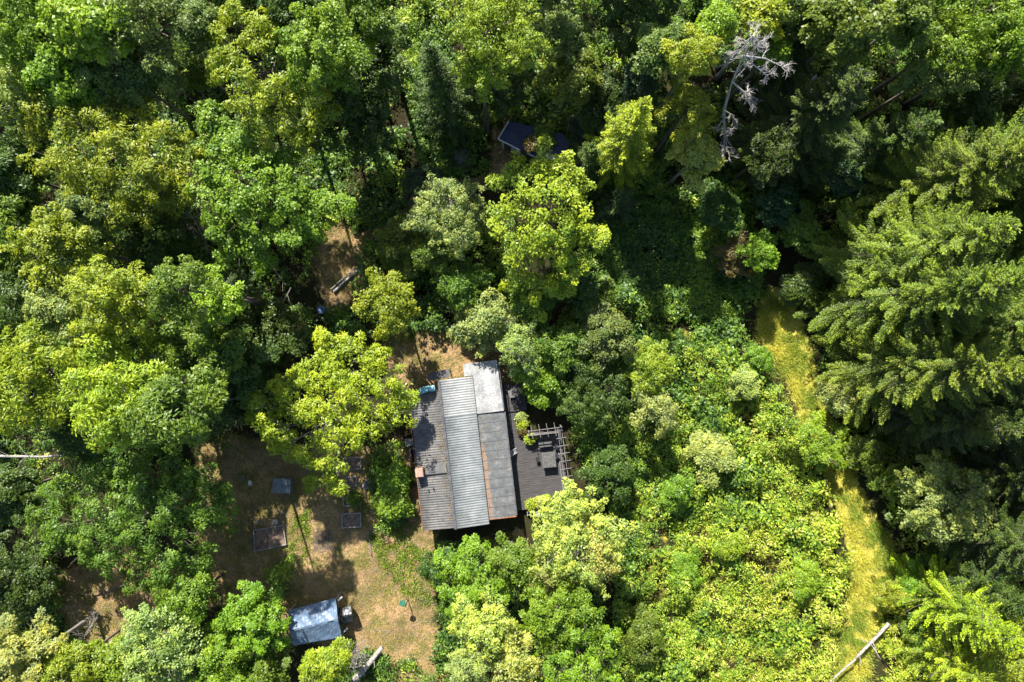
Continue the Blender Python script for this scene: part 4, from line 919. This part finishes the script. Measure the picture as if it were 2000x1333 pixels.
# conifers: u, v = foot of the trunk
SPR = [
(1655,590,22,5.2,'sp','uppermost but one of the great spruces on the right, longest drooping boughs',0),
(1700,405,21,5.0,'sp','uppermost of the great spruces at the right edge',1),
(1680,705,20,5.2,'sp','great spruce at the right edge with its lower side in shade',2),
(1800,600,23,4.5,'sp','great spruce farthest out at the right edge, middle of the group',1),
(1790,372,21,4.6,'sp','spruce behind the uppermost great one, its top highest in the right edge group',0),
(1660,515,20,4.8,'sp','great spruce filling the space between the two uppermost ones on the right',2),
(1730,640,21,4.8,'sp','great spruce between the longest boughed one and the shaded one',1),
(1850,430,20,4.2,'sp','spruce at the right edge behind the uppermost great one',2),
(1745,800,15,4.0,'sd','dark spruce at the lower end of the right hand group',0),
(1845,780,18,4.2,'sd','dark spruce behind the lower end of the right hand group',2),
(1500,290,17,4.4,'sd','dark olive spruce with overlapping boughs, upper right woods',2),
(1480,170,17,3.8,'sd','dark spruce at the top edge above the overlapping one',1),
(1192,323,16,3.1,'sb','bright pointed conifer right of the shed',0),
(1135,345,9,2.4,'sd','shaded conifer at the left foot of the bright pointed one',1),
(1200,405,5,2.0,'blue','small blue grey conifer below the bright pointed one',2),
(880,240,16,2.8,'sd','narrow spruce with hooked boughs left of the tall drooping tree at the top',1),
(1790,1140,13,3.6,'sb','yellow green spruce in the lower right corner, nearest the track',0),
(1860,1190,14,3.8,'sb','yellow green spruce farther right in the lower right corner',2),
(1800,1250,11,3.6,'sb','yellow green spruce at the bottom edge, lower right corner',1),
(1830,1100,11,3.6,'sd','dark spruce in shade above the yellow green ones, lower right',2),
(1860,1010,15,3.8,'sd','dark spruce at the right edge below the pale crowned tree',0),
(1880,900,15,3.8,'sd','dark spruce at the right edge above the leaning trunks',1),
(480,585,11,3.2,'sd','dark spruce in the shade between the yellow tree and the dark gap, left middle',2),
(1640,330,14,3.4,'sd','shaded spruce just above left of the great spruces',0),
(1560,345,8,2.4,'sd','small shaded conifer in the dark wood below the pale trunks',1),
(1930,340,19,4.2,'sp','spruce at the right edge, cut off by the picture below the topmost great one',1),
(1950,480,18,4.0,'sp','cut off spruce at the right edge in the sunny part of the great spruces',0),
(1920,660,18,4.2,'sd','cut off spruce at the right edge in the shaded part of the great spruces',2),
(1960,800,16,4.0,'sd','cut off dark spruce at the right edge just above the leaning trunks',1),
(1940,210,16,4.0,'sd','cut off dark spruce at the right edge below the green corner tree',2),
(1970,590,17,4.0,'sd','outermost cut off spruce halfway down the right edge',0),
(1960,960,13,3.6,'sd','cut off dark spruce at the right edge behind the leaning trunks',1),
(1230,250,9,2.6,'sd','shaded conifer in the dark wood between shed and yellow green trees',0),
]
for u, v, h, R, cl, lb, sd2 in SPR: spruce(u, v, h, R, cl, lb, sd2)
# the forest goes on beyond the picture
rf = random.Random(11); gb = 'trees of the surrounding forest beyond the picture'
for i in range(58):
    if i < 22: x = -48+i*4.6+rf.uniform(-1, 1); y = 34+rf.uniform(-1.5, 2.5)+(i % 2)*6
    elif i < 30: x = -50+rf.uniform(-4, 2); y = 28-(i-22)*8+rf.uniform(-2, 2)
    elif i < 37: x = 51+rf.uniform(-2, 5); y = 26-(i-30)*8.5+rf.uniform(-2, 2)
    elif i > 45: x = -5+(i-46)*4.1+rf.uniform(-.6, .6); y = 31.2+rf.uniform(-.4, 1)  # unseen extra row, added to shade the ground near the top edge
    else: x = -44+(i-37)*10+rf.uniform(-2, 2); y = -37+rf.uniform(-3, 1)
    zt = rf.uniform(13, 17)
    if i < 22 and -17 < x < -6.5: continue
    if i < 22 and x > -6: zt += 7; y += 1.5  # top row raised to deepen the shade it casts
    s_ = H/(H-zt*.75); u = 1000+x/.045*s_; v = 666.5-y/.045*s_
    tree('b', rf.choice(('maple','ash','oak')), u, v, rf.uniform(95, 115), zt, rf.choice(('mg','bg','yg')), 'tall broadleaf tree of the surrounding forest', group=gb)

# ------------------------------------------------------------------ ground cover
def scatter(polys, dens, rs, pad=0, avoid=None):
    out = []
    for poly, dm in polys:
        w_ = np.array([P(a, b)[:2] for a, b in poly]); lo = w_.min(0); hi = w_.max(0); n = int((hi-lo).prod()*dens*dm)
        p = lo+rs.random((n, 2))*(hi-lo); p = p[inpoly(p[:, 0], p[:, 1], poly)]; out.append(p)
    p = np.concatenate(out)
    if avoid is not None: p = p[~avoid(p[:, 0], p[:, 1])]
    return p
HOUSEP = [(800,690),(1000,690),(1125,850),(1130,960),(1060,1040),(1000,1040),(860,1060),(800,870)]
HOUSEP = [(838,735),(905,720),(905,690),(990,690),(1000,760),(1035,770),(1040,835),(1112,830),(1140,965),(1040,1020),(855,1055),(790,850)]
SHADE_T = [(1130,430),(1300,380),(1470,400),(1480,560),(1440,640),(1480,700),(1400,640),(1300,600),(1150,560)]
under = [([(-100,-100),(860,-100),(800,170),(640,400),(600,560),(460,640),(440,860),(-100,1060)], .4), ([(900,-100),(2100,-100),(2100,450),(1700,420),(1650,150),(1200,130),(900,150)], .55), ([(780,-60),(880,-60),(890,170),(790,160)], 1.0), ([(880,180),(1300,150),(1300,420),(1180,420),(1000,230),(900,240)], .6), ([(1720,420),(2100,420),(2100,1100),(1780,1100),(1700,950),(1680,780),(1620,600)], .35), ([(-100,1230),(560,1260),(560,1420),(-100,1420)], .3), (SUN_T, 1.0), (SHADE_T, 1.5),
  ([(800,160),(865,170),(880,250),(905,345),(860,355),(830,345),(810,260)], 2.0),
  ([(1710,1150),(1780,1110),(2050,1100),(2050,1420),(1640,1420),(1700,1300)], .8),
  ([(1580,560),(1620,600),(1680,780),(1720,940),(1700,960),(1650,850),(1600,690)], .8),
  ([(640,270),(800,260),(800,420),(720,520),(680,430),(600,440)], .6), ([(720,430),(1000,420),(1020,680),(880,640),(740,640),(690,560)], .7),
  ([(480,600),(690,600),(720,660),(600,680),(470,720)], .5), ([(900,150),(1250,120),(1250,380),(1020,350),(1000,240),(900,240)], .5),
  ([(1200,200),(1650,150),(1700,420),(1480,400),(1300,380),(1200,400)], .6), ([(910,240),(950,240),(950,340),(905,345)], .7),
  ([(728,870),(785,860),(790,1010),(745,1040),(730,960)], 1.0), 
  ([(720,1270),(850,1300),(860,1420),(640,1420),(650,1300)], .9), ([(520,1110),(570,1090),(570,1160),(520,1170)], .6),
  ([(30,1060),(120,1050),(130,1260),(20,1280)], .6), ([(860,1060),(1040,1060),(1180,1100),(1180,1420),(850,1420)], .6),
  ]
def avoid_small(x, y):
    a = inpoly(x, y, HOUSEP)
    for tr in TRAILS: a |= linedist(x, y, tr) < .45
    return a
rs = np.random.default_rng(21)
p = scatter(under, 7.5, rs, avoid=avoid_small)
gx = zone(p[:, 0]+3.2*(vnoise(p[:, 0], p[:, 1], 1.9, 81)-.5), p[:, 1], GRASS, .7); p = p[rs.random(len(p)) > np.clip(gx*1.5-.1, 0, .88)]
hn = vnoise(p[:, 0], p[:, 1], 1.7, 31)*.6+vnoise(p[:, 0], p[:, 1], .7, 32)*.4; hole = vnoise(p[:, 0], p[:, 1], 1.1, 33)
uv_sun = inpoly(p[:, 0], p[:, 1], SUN_T)
keep = (hole > np.where(uv_sun, .25, .12)) | (rs.random(len(p)) < .15); p = p[keep]; hn = hn[keep]; uv_sun = uv_sun[keep]
ht = (.1+2.9*np.clip(hn-.27, 0, 1)**1.1)*np.where(uv_sun, 1.15, .8)*(.8+.4*rs.random(len(p)))
mound = np.clip(vnoise(p[:, 0], p[:, 1], 3.1, 35)-.42, 0, 1)*3.2*(.4+.6*uv_sun); ht = ht+mound*(rs.random(len(p))**.35)
C = np.stack([p[:, 0], p[:, 1], ht], 1); n_ = len(C); print('undergrowth clumps', n_)
Nn = norm(np.stack([rs.normal(0, .3, n_), rs.normal(0, .3, n_), np.ones(n_)], 1))
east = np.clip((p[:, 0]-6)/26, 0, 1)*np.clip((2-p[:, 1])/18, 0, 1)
tb = np.clip(.27+.75*east+.35*(vnoise(p[:, 0], p[:, 1], 2.6, 40)-.5)+rs.normal(0, .15, n_), 0, 1)  # sunlit yellow put into the tint eastward, greener where shaded
kind = vnoise(p[:, 0], p[:, 1], 2.2, 71)*.7+rs.random(n_)*.3
tb = tb+np.where(kind > .62, -.22, 0)+np.where(rs.random(n_) < .02, .5, 0)+.25*(vnoise(p[:, 0], p[:, 1], 4.5, 77)-.5); tb = np.minimum(tb, .80); out = []
for sel, k, L, W, rr_, fl, dr in ((kind < .36, 30, .17, .10, .26, .5, .25), ((kind >= .36) & (kind < .62), 24, .26, .08, .32, .6, .35), (kind >= .62, 16, .28, .19, .36, .3, .2)):
    sz = (.65+.8*rs.random(sel.sum())); V, F, t = clumps(C[sel], Nn[sel], rr_*sz, k, L, W, dr, rs, np.clip(tb[sel], 0, 1), flat=fl); out.append((V, F, t))
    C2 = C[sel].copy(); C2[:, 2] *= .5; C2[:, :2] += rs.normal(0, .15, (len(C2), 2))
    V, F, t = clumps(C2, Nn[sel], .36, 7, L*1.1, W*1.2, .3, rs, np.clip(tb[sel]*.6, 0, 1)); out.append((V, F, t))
off = 0; Vs = []; Fs = []; Ts = []
for V, F, t in out: Vs.append(V); Fs.append(F+off); Ts.append(t); off += len(V)
tag(obj('undergrowth', np_mesh('undergrowth', np.concatenate(Vs), np.concatenate(Fs), M['undergrowth'], np.concatenate(Ts))), 'dense leafy thicket of nettles and brambles covering the glade', 'undergrowth', kind='stuff')
def blades(name, p, k, L, W, mat, spread, tb, label, cat, seed):
    r = np.random.default_rng(seed); n = len(p); q = np.repeat(p, k, 0)+r.normal(0, spread, (n*k, 2)); z = gz(q[:, 0], q[:, 1])
    ax = np.stack([r.normal(.10, .55, n*k), r.normal(-.15, .55, n*k), np.full(n*k, .7)], 1)
    V, F, t = leaves(np.column_stack([q, z]), ax, r.normal(0, 1, (n*k, 3)), L*(.6+.8*r.random(n*k)), W, np.clip(np.repeat(tb, k)+r.normal(0, .2, n*k), 0, 1))
    return tag(obj(name, np_mesh(name, V, F, M[mat], t)), label, cat, kind='stuff')
gpoly = [(GRASS[0], 1)]
p = scatter(gpoly, 24, rs); p = p+rs.normal(0, 1, p.shape)*np.where(rs.random((len(p), 1)) < .4, .9, .1); p = p[vnoise(p[:, 0], p[:, 1], .9, 91) > .30]; print('grass', len(p))
blades('grass', p, 15, .36, .032, 'grass', .13, np.clip(.42+1.3*(vnoise(p[:, 0], p[:, 1], 1.4, 51)-.5), 0, 1), 'yellow green long grass along the track', 'grass', 5)
yard = [(d_, 1) for d_ in DIRT]
p = scatter(yard, 15, rs, avoid=avoid_small); m_ = vnoise(p[:, 0], p[:, 1], 1.6, 61) > .42; pg_ = p[m_]
blades('short_grass', pg_, 7, .12, .03, 'grass', .1, np.full(len(pg_), .35), 'thin short grass growing in the yard', 'grass', 6)
pw_ = scatter([([(705,900),(790,900),(800,1060),(850,1080),(850,1190),(800,1170),(735,1100),(712,1010)], 1), ([(575,950),(610,960),(600,1100),(560,1100)], 1), ([(880,630),(760,690),(740,650)], .6)], 26, rs, avoid=avoid_small); pw_ = pw_[vnoise(pw_[:, 0], pw_[:, 1], .8, 66) > .42]
blades('green_weeds', pw_, 9, .22, .05, 'undergrowth', .12, np.full(len(pw_), .38), 'low green weeds and grass between the raised beds and the house', 'weeds', 8)
blades('dry_straw', p, 8, .13, .022, 'straw', .16, np.full(len(p), .4), 'dry straw and litter strewn over the yard', 'straw', 7)

def sticks(name, n, polys, seed, label):
    r = random.Random(seed); m = MB(); q = scatter(polys, 3, np.random.default_rng(seed)); q = q[~inpoly(q[:, 0], q[:, 1], HOUSEP)]; q = q[np.random.default_rng(seed).permutation(len(q))[:n]]
    for x, y in q:
        a_ = r.uniform(0, pi); L = r.uniform(.2, .9) if r.random() < .9 else r.uniform(1, 2.2); dx = cos(a_)*L/2; dy = sin(a_)*L/2; k = r.uniform(-.08, .08)*L
        m.tube([(x-dx, y-dy, .02), (x-dy*k*4, y+dx*k*4, .05), (x+dx, y+dy, .03)], [.014, .012, .005], 4, False)
    tag(m.build(name, M['greywood']), label, 'twigs', kind='stuff')
sticks('twigs', 520, yard, 77, 'fallen grey twigs strewn over the yard')
# leaf litter blown onto the roofs
rl = np.random.default_rng(88); n = 420; lx = np.where(rl.random(n) < .6, rl.uniform(-3.5, -1.1, n), rl.uniform(2.0, 4.1, n)); ly = np.where(rl.random(n) < .5, rl.uniform(-6, 2.5, n), rl.uniform(-2, 2.4, n))
lx = np.where(rl.random(n) < .45, np.where(lx < 0, -1.1-rl.random(n)**2*.5, 2.0+rl.random(n)**2*.4), lx)
lz = np.where(lx < 0, 2.36+(lx+3.76)/2.88*.40+.05, 2.62-(lx-1.9)/2.3*.16+.02)
pw = np.stack([HOUSE[0]+lx*cos(HR)-ly*sin(HR), HOUSE[1]+lx*sin(HR)+ly*cos(HR), lz], 1)
V, F, t = leaves(pw, rl.normal(0, 1, (n, 3))*[1, 1, .15], np.tile([0, 0, 1.], (n, 1))+rl.normal(0, .2, (n, 3)), .10*(.6+.8*rl.random(n)), .06, rl.random(n))
M['litter'] = leafmat('fallen_leaf', (.22, .15, .06), trans=.05)
tag(obj('fallen_leaves', np_mesh('fallen_leaves', V, F, M['litter'], t)), 'brown fallen leaves scattered over the house roofs', 'leaves', kind='stuff')
